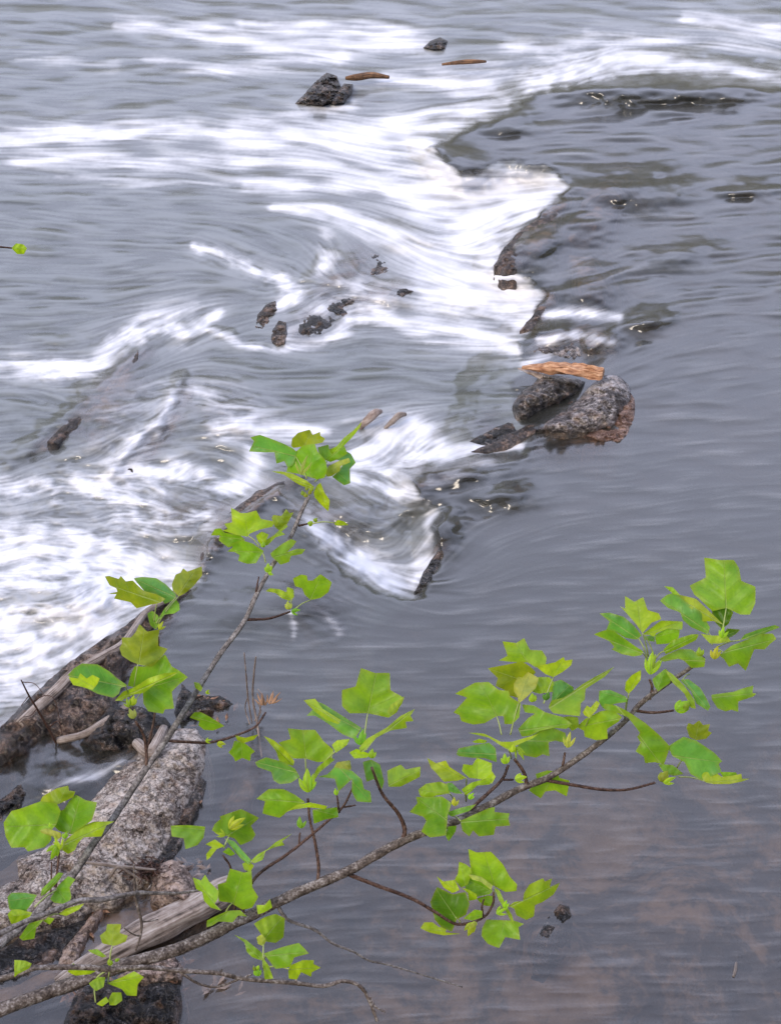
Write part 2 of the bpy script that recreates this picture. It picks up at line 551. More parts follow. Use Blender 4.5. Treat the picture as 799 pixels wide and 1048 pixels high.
for pts, a in [([(300,290,30),(360,310,40)], .9), ([(110,440,40),(230,420,35)], .7), ([(150,520,40),(230,520,25)], .9), ([(590,335,25)], .8), ([(400,470,30)], .6),
               ([(40,630,90),(120,600,60)], 1.0), ([(60,510,60),(200,500,50)], .9), ([(60,390,50)], .6), ([(200,252,14),(250,268,16),(300,298,18),(335,255,16)], .9), ([(225,340,14),(290,355,12)], .6), ([(420,470,40),(360,570,40)], .7), ([(540,300,30),(500,240,30)], .5), ([(130,350,22),(210,330,20)], .8), ([(550,75,25),(620,62,20)], .6), ([(480,300,30)], .4), ([(330,640,25)], .4), ([(540,250,20)], .5)]:
    stroke(turb, pts, a)
ang = np.arctan2(sa, ca) + (fbm(PX / 60, PY / 30, 5.5, 3, 31)) * (.35 + 1.5 * turb)
DX, DY = np.cos(ang), np.sin(ang) * .9
PX, PY = PXo, PYo


def blur(a, n, ax):
    k = np.ones(n) / n
    return np.apply_along_axis(lambda m: np.convolve(m, k, 'same'), ax, a)


def lic(channels, L, step=1.3):
    """line integral convolution of white noise along the current: silky streaks"""
    jj, ii = np.meshgrid(np.arange(NY), np.arange(NX), indexing='ij')
    acc = [np.zeros(PX.shape, np.float32) for _ in channels]
    dxs = (DX / ST * step).astype(np.float32); dys = (DY / ST * step).astype(np.float32)
    tot = 0
    for sgn in (1, -1):
        x = ii.astype(np.float32); y = jj.astype(np.float32)
        for s in range(L):
            w = .5 + .5 * math.cos(math.pi * s / L)
            xi = np.clip(x, 0, NX - 1.01).astype(np.int32); yi = np.clip(y, 0, NY - 1.01).astype(np.int32)
            fx = np.clip(x - xi, 0, 1); fy = np.clip(y - yi, 0, 1)
            x1 = np.minimum(xi + 1, NX - 1); y1 = np.minimum(yi + 1, NY - 1)
            for a, c in zip(acc, channels):
                a += w * ((c[yi, xi] * (1 - fx) + c[yi, x1] * fx) * (1 - fy) + (c[y1, xi] * (1 - fx) + c[y1, x1] * fx) * fy)
            tot += w
            x = x + sgn * dxs[yi, xi]; y = y + sgn * dys[yi, xi]
    return acc


def norm(a):
    # local contrast normalisation by global std
    a = a - a.mean()
    return a / (a.std() + 1e-9)


white = RNG.standard_normal(PX.shape).astype(np.float32)
n_fine = white
n_mid = norm(fbm(PX / 5.0, PY / 2.6, 0, 2, 41)).astype(np.float32)
n_big = norm(fbm(PX / 26, PY / 9, 0, 2, 51)).astype(np.float32)
l_fine, l_mid, l_big = [norm(a) for a in lic([n_fine, n_mid, n_big], 26)]
s_fine, s_mid = [norm(a) for a in lic([n_fine, n_mid], 6, 1.0)]

s_soft = norm(lic([norm(fbm(PX / 15, PY / 9, 4.4, 3, 161)).astype(np.float32)], 7, 1.2)[0])
# heights: pool at 0, rapids lower to the left
sd_up = np.maximum(sd_pool, sd_low)
join = inside([(340,600),(400,560),(470,560),(470,1400),(300,1400),(300,640)], PX, PY)
sd_up = np.where(join & (PY > 612 + JY), 60.0, sd_up)
gw = np.exp(-((PX - 505) / 45) ** 2 - ((PY - 412) / 50) ** 2)
base = -.34 * (1 - sstep(-26 - 90 * gw, 10 + 25 * gw, sd_up))
hmap = base.copy()
RID = [
 ([(10,470,8),(60,432,8),(100,397,8),(150,352,8),(216,334,7),(236,344,7)], .045),
 ([(112,482,7),(160,432,7),(186,388,7)], .08),
 ([(196,592,8),(232,532,8),(288,494,8),(345,466,8)], .12),
 ([(300,505,14),(400,545,16)], .06),
 ([(462,182,8),(520,168,8),(565,176,8)], .06), ([(580,192,10),(640,178,9),(700,182,8)], .10),
 ([(548,92,7),(620,78,7),(700,72,7),(780,84,6)], .13),
 ([(200,205,6),(300,212,6)], .03), ([(60,200,5),(110,205,5)], .03),
 ([(560,255,12),(600,215,12)], .07), ([(570,300,12),(600,275,12)], .06), ([(560,330,8),(620,335,8)], .05),
 ([(470,480,7),(520,470,7),(545,455,6)], .06), ([(455,520,7),(500,505,7),(540,500,6)], .07), ([(445,560,7),(470,530,7)], .05),
 ([(640,335,5),(690,322,5)], .045), ([(650,270,5),(700,262,5),(740,255,4)], .04), ([(640,245,4),(680,238,4)], .03), ([(636,350,4),(655,335,4)], .05),
 ([(740,190,4),(800,192,5)], .04), ([(600,130,8),(700,120,8)], .03),
 ([(20,250,30),(60,280,30)], .02),
 ([(500,528,5),(530,518,6),(556,512,5)], .045), ([(430,508,5),(470,500,6),(505,492,5)], .05), ([(520,482,5),(552,474,5)], .05), ([(480,545,5),(455,570,5)], .045),
 ([(590,268,4),(618,262,5),(650,252,4)], .055), ([(625,283,4),(660,276,5)], .05), ([(690,266,5),(725,258,5),(745,250,4)], .055), ([(640,332,5),(670,326,6),(695,318,5)], .06),
 ([(642,362,4),(660,352,4)], .05), ([(600,200,6),(650,196,7),(690,200,5)], .05), ([(735,196,5),(790,198,5)], .05), ([(620,104,6),(680,96,6),(740,100,6)], .06), ([(560,110,5),(600,104,6)], .05),
 ([(680,145,6),(760,150,6)], .03), ([(690,300,7),(740,298,7)], .03), ([(560,240,5),(590,232,5)], .04), ([(660,220,5),(710,222,5)], .035), ([(720,345,8),(770,342,8)], .03),
 ([(90,92,5),(150,88,6),(200,94,5)], .04), ([(60,80,5),(130,78,5)], .03), ([(240,98,5),(300,100,5)], .035), ([(0,300,9),(70,292,9)], .035), ([(0,270,8),(50,262,8)], .03), ([(100,208,5),(180,212,5)], .035),
 ([(0,620,16),(80,625,14)], .07), ([(120,575,12),(160,590,10)], .07), ([(380,455,14),(430,445,12)], .06), ([(360,570,12)], .05),
]
PX, PY = PX + JX * .7, PY + JY * .7
rg = np.zeros_like(PX)
PX, PY = PX + fbm(PX / 15, PY / 8, 7.7, 3, 151) * 11, PY + fbm(PX / 15, PY / 8, 1.7, 3, 152) * 6
for n_, (pts, a) in enumerate(RID):
    if n_ < 4:
        stroke(hmap, pts, a, 'add')
    else:
        stroke(rg, [(x, y, w * (1.0 if 0 < k < len(pts) - 1 else .6) * 1.45) for k, (x, y, w) in enumerate(pts)], a * .17, 'add')
DOMES = [(645,196,48,14,.10),(600,232,30,12,.05),(548,252,22,16,.08),(600,296,34,14,.07),(572,340,14,8,.06),(612,348,18,9,.08),(478,484,36,12,.07),(515,508,30,8,.06),(455,540,16,16,.06),
 (358,520,48,24,.10),(120,420,46,34,.08),(232,425,44,26,.08),(195,535,36,22,.09),(70,612,40,16,.07),(310,612,30,16,.04),(640,92,70,9,.10),(740,92,50,8,.07),(470,165,26,9,.05),(520,124,28,10,.05),
 (690,262,34,9,.05),(660,330,22,9,.06),(760,196,30,7,.05),(400,300,30,10,.06),(350,275,24,14,.06),(60,800,34,14,.05),(130,780,26,10,.04),(250,620,30,16,.035),(480,300,34,14,.05),(420,240,40,12,.05),(560,210,12,8,.05)]
for x, y, a_, b_, h_ in DOMES:
    b_ *= 1.3
    e_ = ((PX - x) / a_ + (PY - y) / a_ * .25) ** 2 + ((PY - y) / b_) ** 2
    hmap += 2.3 * h_ * np.exp(-e_ * .9)
hmap += rg * np.clip(.55 + .42 * norm(s_soft + .5 * n_big), .1, 1.4)
PX, PY = PXo, PYo
calm = sstep(-10, 60, sd_up) * sstep(300, 560, PY + .25 * (PX - 500)) + sstep(0, 30, sd_low) * .9
calm = np.clip(calm, 0, 1)
# waves in world metres
wv = fbm(WX / .75 + JX * .02, WY / .42, 0, 3, 61)
wv2 = fbm(WX / .28, WY / .16, 0, 3, 71)
wide = fbm(WX / 1.8, WY / .9, 0, 2, 81)
rough = 1 - .88 * calm
silk = np.clip(.35 + .65 * turb, 0, 1)
hmap += wv * .038 * rough + wv2 * .009 * rough * silk + wide * .035 * rough
hmap += s_soft * .012 * turb * (1 - in_pool) + l_big * .008 * rough * (1 - .6 * turb) + l_mid * (.0012 + .0015 * foam) * (1 - .75 * calm) + s_mid * .006 * turb
near = sstep(430, 1000, PY)
hmap += (l_fine * .0002) * (1 - .9 * calm)
# very gentle ripples on the pool
hmap += calm * (fbm(WX / 1.1, WY / .45, 0, 2, 91) * .0065 + wide * .010)
hmap += calm * fbm(WX / .5, WY / .16, 0, 2, 93) * .0010 * np.clip(.5 + 1.5 * fbm(WX / 1.7, WY / 1.1, 4, 2, 97), 0, 1.3)
hmap += calm * sstep(.1, .9, near) * fbm(WX / .10, WY / .07, 0, 2, 95) * .0007

# streaked foam coverage
streak = .36 * l_mid + .62 * l_big + .08 * l_fine
lacy = .30 * s_mid + .22 * s_fine + .75 * s_soft
tex = streak * (1 - .8 * turb) + lacy * (1.0 * turb)
edge = foam * (1 - foam) * 4
foam = foam * np.clip(1 + (.12 + .12 * turb) * (norm(s_soft + .8 * l_big) - .35), .3, 1.15)
fo = foam + tex * (.05 + .17 * edge + .10 * turb * foam)
aer = .07 * (1 - in_pool) * (1 - sstep(-4, 10, sd_low)) * (1 - .3 * sstep(0, 20, sd_dm))
fo = np.clip(fo, 0, 1)
fo = np.clip(fo, 0, 1) ** 1.15
fo = fo * np.clip(.92 + .07 * streak, .6, 1.0)
thin = np.clip(.5 + .5 * norm(l_big + .7 * l_mid), 0, 1)
fo = np.maximum(fo, aer * (.35 + .9 * thin))
fo = 1 - (1 - fo) * (1 - np.clip(halo0 * (.55 + .9 * thin), 0, .8))
fo = np.clip(fo, 0, .97)
milk = (.55 + .5 * thin) * np.clip(.25 + (1 - in_pool) * .75 * (1 - .75 * sstep(-4, 10, sd_low)), 0, 1)
depthy = sstep(560, 1000, PY)
murk = np.clip(.80 - .68 * depthy * np.clip(in_pool + sstep(-4, 10, sd_low), 0, 1), .2, .95)
murk = np.where((in_pool > .5) & (PY < 500), .75, murk)


shoal_n = np.clip(shoal * (1.0 + .35 * n_big), 0, 1)
murk = murk * (1 - .85 * shoal_n)
milk = milk * (1 - .8 * shoal_n)
for _ in range(5):
    hmap[1:-1, 1:-1] = (hmap[1:-1, 1:-1] * 2 + hmap[:-2, 1:-1] + hmap[2:, 1:-1] + hmap[1:-1, :-2] + hmap[1:-1, 2:]) / 6


def river_level(px, py):
    i = int(np.clip((px - X0) / ST, 0, NX - 1)); j = int(np.clip((py - Y0) / ST, 0, NY - 1))
    return float(hmap[j, i])


# extended axes: the same sheet runs on, coarser, past the frame to the far distance
lx = X0 - np.cumsum(np.geomspace(2, 160, 26))[::-1]; rx = X1 + np.cumsum(np.geomspace(2, 160, 26))
HOR = H / 2 - F * math.tan(PITCH)
ty = []
yv, stp = Y0, 2.0
while yv > HOR + 6:
    stp = min(stp * 1.16, (yv - HOR) * .22)
    yv -= stp
    ty.append(yv)
ty = np.array(ty[::-1]); by = Y1 + np.cumsum(np.geomspace(2, 60, 14))
ax = np.concatenate([lx, gx, rx]); ay = np.concatenate([ty, gy, by])
pt, pb, pl, pr = len(ty), len(by), len(lx), len(rx)


def ext(a, fade=None):
    a = np.pad(a, ((pt, pb), (pl, pr)), 'edge')
    if fade is not None:
        ex = np.concatenate([np.linspace(1, 0, pl), np.zeros(NX), np.linspace(0, 1, pr)])
        ey = np.concatenate([np.linspace(1, 0, pt), np.zeros(NY), np.linspace(0, 1, pb)])
        e = np.clip(ex[None, :] * 2 + ey[:, None] * 3, 0, 1)
        a = a * (1 - e) + fade * e
    return a


def sheet(name, ax, ay, z, material, attrs):
    PXe, PYe = np.meshgrid(ax, ay)
    x, y, zz = on_level(PXe, PYe, z)
    ny, nx = PXe.shape
    co = np.stack([x, y, zz], -1).reshape(-1, 3).astype(np.float32)
    idx = np.arange(ny * nx).reshape(ny, nx)
    q = np.stack([idx[1:, :-1], idx[1:, 1:], idx[:-1, 1:], idx[:-1, :-1]], -1).reshape(-1, 4).astype(np.int32)
    me = bpy.data.meshes.new(name)
    me.vertices.add(len(co)); me.vertices.foreach_set('co', co.ravel())
    me.loops.add(q.size); me.loops.foreach_set('vertex_index', q.ravel())
    me.polygons.add(len(q))
    me.polygons.foreach_set('loop_start', np.arange(0, q.size, 4, dtype=np.int32))
    me.polygons.foreach_set('use_smooth', np.ones(len(q), bool))
    me.update(calc_edges=True)
    for k, v in attrs.items():
        at = me.attributes.new(k, 'FLOAT', 'POINT')
        at.data.foreach_set('value', v.astype(np.float32).ravel())
    me.materials.append(material)
    o = bpy.data.objects.new(name, me)
    COL.objects.link(o)
    return o


def water_material():
    m, nt, out = mat('river water with foam')

    def attr(nm):
        a = nt.nodes.new('ShaderNodeAttribute'); a.attribute_name = nm
        return a.outputs['Fac']
    tc = nt.nodes.new('ShaderNodeTexCoord').outputs['Object']
    mp = nt.nodes.new('ShaderNodeMapping'); mp.inputs['Scale'].default_value = (1, 2.2, 1)
    nt.links.new(tc, mp.inputs[0])
    n1 = noise(nt, 14, 4, .6, mp.outputs[0], .4)
    n2 = noise(nt, 3.0, 3, .5, mp.outputs[0], .6)
    nrm = bump(nt, n1.outputs[0], .05, .006)
    nrm = bump(nt, n2.outputs[0], .08, .02, nrm)
    # body of the water
    milk = attr('milk')
    body = mixc(nt, milk, (.038, .037, .034), (.095, .113, .104))
    dif = nt.nodes.new('ShaderNodeBsdfDiffuse'); nt.links.new(body, dif.inputs[0])
    tr = nt.nodes.new('ShaderNodeBsdfTransparent'); tr.inputs[0].default_value = (.86, .79, .70, 1)
    un = nt.nodes.new('ShaderNodeMixShader'); nt.links.new(attr('murk'), un.inputs[0])
    nt.links.new(tr.outputs[0], un.inputs[1]); nt.links.new(dif.outputs[0], un.inputs[2])
    gl = nt.nodes.new('ShaderNodeBsdfGlossy'); gl.inputs['Roughness'].default_value = .21
    gl.inputs[0].default_value = (1, 1, 1, 1)
    nt.links.new(nrm, gl.inputs['Normal'])
    fr = nt.nodes.new('ShaderNodeFresnel'); fr.inputs['IOR'].default_value = 1.68
    nt.links.new(nrm, fr.inputs['Normal'])
    geo = nt.nodes.new('ShaderNodeNewGeometry')
    frf = math_n(nt, 'MULTIPLY', fr.outputs[0], math_n(nt, 'SUBTRACT', 1.0, geo.outputs['Backfacing']))
    s = nt.nodes.new('ShaderNodeMixShader'); nt.links.new(frf, s.inputs[0])
    nt.links.new(un.outputs[0], s.inputs[1]); nt.links.new(gl.outputs[0], s.inputs[2])
    # foam
    fd = nt.nodes.new('ShaderNodeBsdfDiffuse')
    fd.inputs[0].default_value = (.80, .80, .82, 1)
    ff = math_n(nt, 'MULTIPLY', attr('foam'), 1.0)
    mx = nt.nodes.new('ShaderNodeMixShader'); nt.links.new(ff, mx.inputs[0])
    nt.links.new(s.outputs[0], mx.inputs[1]); nt.links.new(fd.outputs[0], mx.inputs[2])
    nt.links.new(mx.outputs[0], out.inputs[0])
    return m


water = sheet('river_water', ax, ay, ext(hmap, -.10), water_material(),
              {'foam': ext(fo, .03), 'milk': ext(milk, .4), 'murk': ext(murk, .6)})
tag(water, 'grey blue river running over ledges in silky white foam', None, None, 'structure')

# river bed
bx = np.concatenate([lx[::2], np.arange(X0, X1, 2.5), rx[::2]]); byy = np.concatenate([ty[::2], np.arange(Y0, Y1, 2.5), by[::2]])
BX, BY = np.meshgrid(bx, byy)
bwx, bwy, _ = on_level(BX, BY, -.7)
bw = np.clip(bwx, -40, 40); bh = np.clip(bwy, 0, 60)
bed_z = -.80 + .14 * fbm(bw / .9, bh / .7, 0, 4, 101) + .22 * fbm(bw / 2.6, bh / 2.0, 0, 2, 105)
bi = np.clip(((BX - X0) / ST).astype(int), 0, NX - 1); bj = np.clip(((BY - Y0) / ST).astype(int), 0, NY - 1)
inb = (BX > X0) & (BX < X1) & (BY > Y0) & (BY < Y1)
sh = np.where(inb, shoal[bj, bi], 0); lv = np.where(inb, hmap[bj, bi], -.2)
top_z = lv - .07 + .05 * fbm(bw / .22, bh / .18, 0, 4, 121) + .03 * (1 - 2 * np.abs(fbm(bw / .5, bh / .35, 0, 3, 131)))
bed_z = bed_z + (top_z - bed_z) * sstep(.05, .75, sh)
bed_z = np.minimum(bed_z, lv - .012)
m, nt, out = mat('brown stony river bed')
tc = nt.nodes.new('ShaderNodeTexCoord').outputs['Object']
n1 = noise(nt, 1.1, 5, .6, tc, .8); n2 = noise(nt, 9, 5, .65, tc)
s = math_n(nt, 'ADD', math_n(nt, 'MULTIPLY', n1.outputs[0], .7), math_n(nt, 'MULTIPLY', n2.outputs[0], .3))
r = ramp(nt, s, [(.36, (.014, .015, .018)), (.48, (.06, .05, .045)), (.55, (.17, .12, .085)), (.66, (.25, .185, .13))])
principled(nt, out, r.outputs[0], .9, bump(nt, n2.outputs[0], .6, .05), .1)
bed = sheet('river_bed', bx, byy, bed_z, m, {})
tag(bed, 'brown stony bed seen through the shallow water', None, None, 'structure')

# bank below the camera, out of the frame
nxb, nyb = 120, 60
bkx = np.linspace(-22, 22, nxb); bky = np.linspace(-14, 4.7, nyb)
BKX, BKY = np.meshgrid(bkx, bky)
bkz = np.where(BKY < .2, 5.7, 5.7 - 1.55 * (BKY - .2)) + .16 * fbm(BKX / .9, BKY / .9, 0, 4, 111)
idx = np.arange(nxb * nyb).reshape(nyb, nxb)
q = np.stack([idx[:-1, :-1], idx[:-1, 1:], idx[1:, 1:], idx[1:, :-1]], -1).reshape(-1, 4)
m, nt, out = mat('earth and leaf litter')
tc = nt.nodes.new('ShaderNodeTexCoord').outputs['Object']
n1 = noise(nt, 6, 8, .7, tc)
principled(nt, out, ramp(nt, n1.outputs[0], [(.35, (.03, .025, .015)), (.55, (.10, .075, .045)), (.7, (.07, .09, .03))]).outputs[0], .9, bump(nt, n1.outputs[0], .8, .08))
bank = new_mesh('river_bank', np.stack([BKX, BKY, bkz], -1).reshape(-1, 3), q, m)
tag(bank, 'earth bank sloping down to the river', None, None, 'structure')


# ------------------------------------------------------------------ rocks
def fill(poly_pts, spacing, jitter=.3, extra_edges=None):
    """triangulate a closed outline with interior points; returns 2-D verts, faces, boundary order"""
    out = []
    n = len(poly_pts)
    for i in range(n):
        a = np.array(poly_pts[i], float); b = np.array(poly_pts[(i + 1) % n], float)
        k = max(1, int(np.hypot(*(b - a)) / spacing))
        for s in range(k):
            out.append(a + (b - a) * s / k)
    out = np.array(out)
    nb = len(out)
    x0, y0 = out.min(0); x1, y1 = out.max(0)
    xs = np.arange(x0, x1, spacing); ys = np.arange(y0, y1, spacing)
    gxx, gyy = np.meshgrid(xs, ys)
    gxx = gxx + RNG.uniform(-jitter, jitter, gxx.shape) * spacing; gyy = gyy + RNG.uniform(-jitter, jitter, gyy.shape) * spacing
    d = sdist([tuple(p) for p in out], gxx, gyy)
    ok = d > spacing * .55
    inner = np.stack([gxx[ok], gyy[ok]], -1)
    pts = np.vstack([out, inner]) if len(inner) else out
    vs = [Vector((float(p[0]), float(p[1]))) for p in pts]
    edges = [(i, (i + 1) % nb) for i in range(nb)]
    v2, e2, f2, ov, oe, of = geometry.delaunay_2d_cdt(vs, edges, [], 1, 1e-5)
    v2 = np.array([(v.x, v.y) for v in v2])
    # boundary loop by mapping the original indices
    mapping = {}
    for i, lst in enumerate(ov):
        for k in lst:
            mapping[k] = i
    loop = [mapping[i] for i in range(nb) if i in mapping]
    faces = [tuple(f) for f in f2]
    return v2, faces, loop


def rough_outline(poly, amp, seed):
    pts = []
    n = len(poly)
    for i in range(n):
        a = np.array(poly[i], float); b = np.array(poly[(i + 1) % n], float)
        L = np.hypot(*(b - a)); k = max(1, int(L / max(3.0, amp * 1.6)))
        for s in range(k):
            p = a + (b - a) * s / k
            pts.append(p)
    pts = np.array(pts)
    q = pts.copy()
    q[:, 0] += fbm(pts[:, 0] / 9, pts[:, 1] / 9, seed, 3, 7) * amp * 2
    q[:, 1] += fbm(pts[:, 0] / 9, pts[:, 1] / 9, seed + 9.5, 3, 8) * amp * 2
    return [tuple(p) for p in q]


def rock(name, poly, top, material, label=None, cat='rock', rough=.05, lean=.65, edge_amp=1.5, parent=None, group=None, spacing=None,
         base=None, facets=1.0, seed=1, sink=0.0):
    poly = rough_outline(poly, edge_amp, seed * 3.7)
    P = np.array(poly)
    span = max(np.ptp(P[:, 0]), np.ptp(P[:, 1]))
    sp = spacing or max(1.0, span / 60)
    v, f, loop = fill(poly, sp)
    if base is None:
        base = float(np.percentile([river_level(*p) for p in P[::3]], 60)) - .015 - sink
    d = np.clip(sdist(poly, v[:, 0], v[:, 1]), 0, None)
    dm = d.max() + 1e-6
    # height grows from the near (lower) edge to the far edge
    lo = np.empty(len(v)); hi = np.empty(len(v))
    xs = np.linspace(P[:, 0].min(), P[:, 0].max(), 60)
    hb, tb = np.full(60, -1e9), np.full(60, 1e9)
    for i in range(len(P)):
        a, b = P[i], P[(i + 1) % len(P)]
        t = np.linspace(0, 1, 30)
        xx = a[0] + (b[0] - a[0]) * t; yy = a[1] + (b[1] - a[1]) * t
        k = np.clip(((xx - xs[0]) / (xs[-1] - xs[0] + 1e-9) * 59).round().astype(int), 0, 59)
        np.maximum.at(hb, k, yy); np.minimum.at(tb, k, yy)
    lo = np.interp(v[:, 0], xs, hb); hi = np.interp(v[:, 0], xs, tb)
    t = np.clip((lo - v[:, 1]) / (lo - hi + 1e-6), 0, 1)
    colh = np.clip((lo - hi) / (max(lo - hi) + 1e-6), 0, 1) ** .6
    rnd = 1 - (1 - np.clip(d / dm, 0, 1)) ** 2
    z = base + top * (lean * np.sqrt(np.clip(t, 0, 1)) * colh + (1 - lean) * rnd)
    x0, y0, _ = on_level(v[:, 0], v[:, 1], base)
    s = 1 / (.35 * facets)
    big = fbm(x0 * s, y0 * s, seed * 1.7, 3, seed)
    ridg = 1 - 2 * np.abs(fbm(x0 * s * 2.1, y0 * s * 2.1, seed * 2.3, 4, seed + 20))
    z = z + rough * (big * 1.1 + (ridg - .5) * .9 + .5 * np.round(2.2 * fbm(x0 * s * 1.3 + y0 * s * .4, y0 * s * 1.1, seed * 5.1, 2, seed + 60))) * np.clip(d / dm * 3 + .25, 0, 1) + rough * .55 * fbm(x0 * 24, y0 * 24, seed, 3, seed + 33)
    x, y, z = on_level(v[:, 0], v[:, 1], z)
    V = np.stack([x, y, z], -1)
    n = len(V)
    cen = V.mean(0)
    under = V[loop].copy()
    under[:, 2] = base - .45
    under[:, :2] = cen[:2] + (under[:, :2] - cen[:2]) * 1.05
    V = np.vstack([V, under])
    L = len(loop)
    area = sum(P[i][0] * P[(i + 1) % len(P)][1] - P[(i + 1) % len(P)][0] * P[i][1] for i in range(len(P)))
    for i in range(L):
        a, b = loop[i], loop[(i + 1) % L]
        f.append((a, b, n + (i + 1) % L, n + i) if area < 0 else (b, a, n + i, n + (i + 1) % L))
    org = None if parent is not None else (float(cen[0]), float(cen[1]), float(base))
    if parent is not None:
        o = new_mesh(name, V - np.array(parent.location), f, material, parent)
    else:
        o = new_mesh(name, V, f, material, None, origin=org)
        tag(o, label, cat, group)
    return o


# boulders by the driftwood
rock('boulder', [(524,416),(530,404),(545,393),(556,381),(570,384),(586,387),(599,391),(590,402),(572,411),(553,419),(536,428),(527,425)],
     .20, M['rock_mid'], 'small dark wet boulder left of the bigger one, under the orange driftwood', 'boulder', .085, seed=3, lean=.5, edge_amp=2.2)
big = rock('boulder', [(548,441),(562,430),(578,420),(592,407),(606,394),(616,384),(632,384),(643,393),(646,408),(638,420),(628,434),(610,441),(588,444),(566,444)],
     .23, M['rock_grey'], 'larger speckled grey boulder at the right end of the ledge beside the pool', 'boulder', .085, seed=5, lean=.45, edge_amp=2.4)
rock('ledge_rock', [(482,462),(505,452),(530,440),(556,428),(575,415),(592,404),(586,416),(566,430),(548,443),(524,455),(500,464)], .02, M['rock_warm'],
     'low wet brown strip of ledge running down left from between the two boulders', 'rock', .035, seed=39, sink=.01)
rock('rubble_rock', [(596,446),(612,436),(628,420),(641,398),(649,408),(650,428),(643,446),(632,457),(615,454)],
     .10, M['rock_red'], 'low patch of reddish brown gravelly rock at the right foot of the large boulder', 'rock', .07, seed=8, base=-.04)
rock('ledge_rock', [(480,452),(505,438),(530,428),(545,424),(552,430),(556,440),(535,452),(500,458)], .03, M['rock_dark'],
     'thin dark wet ledge rock awash just left of the two boulders', 'rock', .03, seed=9, sink=0.02)
rock('ledge_rock', [(505,272),(512,258),(530,238),(552,222),(566,214),(575,222),(560,238),(545,262),(528,280),(515,278)], .10, M['rock_warm'],
     'brown wet ledge rock under the spilling water above the white foam', 'rock', .04, seed=10, sink=0.06)
rock('ledge_rock', [(532,338),(545,322),(556,306),(566,300),(570,310),(560,326),(548,340)], .05, M['rock_warm'],
     'small brown rock edge at the foot of the white chute, above the driftwood', 'rock', .03, seed=11, sink=0.05)
rock('ledge_rock', [(536,360),(552,344),(575,338),(600,336),(625,342),(634,352),(628,366),(600,372),(560,370)], .10, M['rock_grey'],
     'rounded submerged rock washed by pinkish foam just behind the driftwood', 'rock', .06, seed=12, sink=0.09)
rock('ledge_rock', [(424,606),(432,588),(446,566),(456,548),(463,552),(458,570),(446,590),(434,606)], .06, M['rock_dark'],
     'dark narrow rock edge where the smooth water drops, left of the open pool', 'rock', .04, seed=13, sink=0.04)
# far rocks
rr = empty('outcrop', (0, 0, 0))
x, y, z = on_level(332, 107, -.3); rr.location = (float(x), float(y), float(z))
rock('rock_block', [(302,106),(312,95),(322,84),(334,74),(345,78),(350,90),(345,104),(330,108),(314,107)], .19, M['rock_dark'], rough=.08, seed=14, base=-.34, parent=rr)
rock('rock_block', [(335,104),(345,94),(352,86),(362,86),(360,95),(352,106),(342,108)], .20, M['rock_dark'], rough=.05, seed=15, base=-.34, parent=rr)
tag(rr, 'dark jagged rock standing alone in the far rapids near the top', 'rock')
rock('far_rock', [(432,50),(440,42),(450,38),(458,42),(455,50),(445,52)], .12, M['rock_dark'], 'tiny dark rock at the very top beside the highest foam', 'rock', .05, seed=16, edge_amp=.7)
# mid rapids rocks
rock('rapids_rock', [(260,336),(264,322),(272,312),(282,308),(284,318),(276,330),(268,338)], .04, M['rock_warm'],
     'small brown mossy rock at the left end of the rocky shallows', 'rock', .06, seed=17, edge_amp=.8)
rock('rapids_rock', [(277,350),(279,338),(285,328),(293,330),(294,342),(292,352),(284,354)], .04, M['rock_warm'],
     'small tan and brown rock inside the foam arc below the mossy rock', 'rock', .06, seed=18, edge_amp=.8)
rock('rapids_rock', [(300,345),(310,322),(335,305),(370,298),(405,300),(398,316),(360,330),(330,345)], .03, M['rock_dark'],
     'broad flat dark rock awash in the middle of the rocky shallows', 'rock', .05, seed=19, sink=.035)
rock('rapids_rock', [(336,282),(345,268),(360,254),(378,250),(390,262),(402,280),(385,288),(355,288)], .03, M['rock_dark'],
     'flat dark rock under thin water at the top of the rocky shallows', 'rock', .04, seed=20, sink=.045)
rock('rapids_rock', [(394,306),(400,297),(412,292),(424,298),(412,304)], .05, M['rock_dark'],
     'small dark rock tip at the right end of the rocky shallows', 'rock', .03, seed=21, edge_amp=.7, sink=0.03)
# edges of the submerged ledges
rock('ledge_rock', [(48,452),(72,428),(100,402),(128,376),(142,358),(140,372),(112,404),(84,432),(58,456)], .04, M['rock_warm'],
     'thin brown ledge edge running diagonally at the far left of the rapids', 'rock', .03, seed=22, sink=.05)
rock('ledge_rock', [(122,482),(148,462),(166,440),(184,412),(190,416),(180,440),(160,466),(136,486)], .03, M['rock_warm'],
     'brown ledge edge beside the white chute, second from the left', 'rock', .03, seed=23, sink=.05)
rock('ledge_rock', [(206,568),(216,548),(236,524),(262,504),(290,492),(292,498),(266,514),(244,534),(226,556),(214,580),(200,592)], .05, M['rock_warm'],
     'long brown ledge edge left of the upper leaf clusters, topping the dark backwater', 'rock', .04, seed=24, sink=.05)
rock('ledge_rock', [(140,490),(170,482),(186,480),(182,486),(160,494)], .04, M['rock_dark'],
     'dark sliver of rock in the middle of the lower left foam', 'rock', .02, seed=25, edge_amp=.6, sink=0.03)

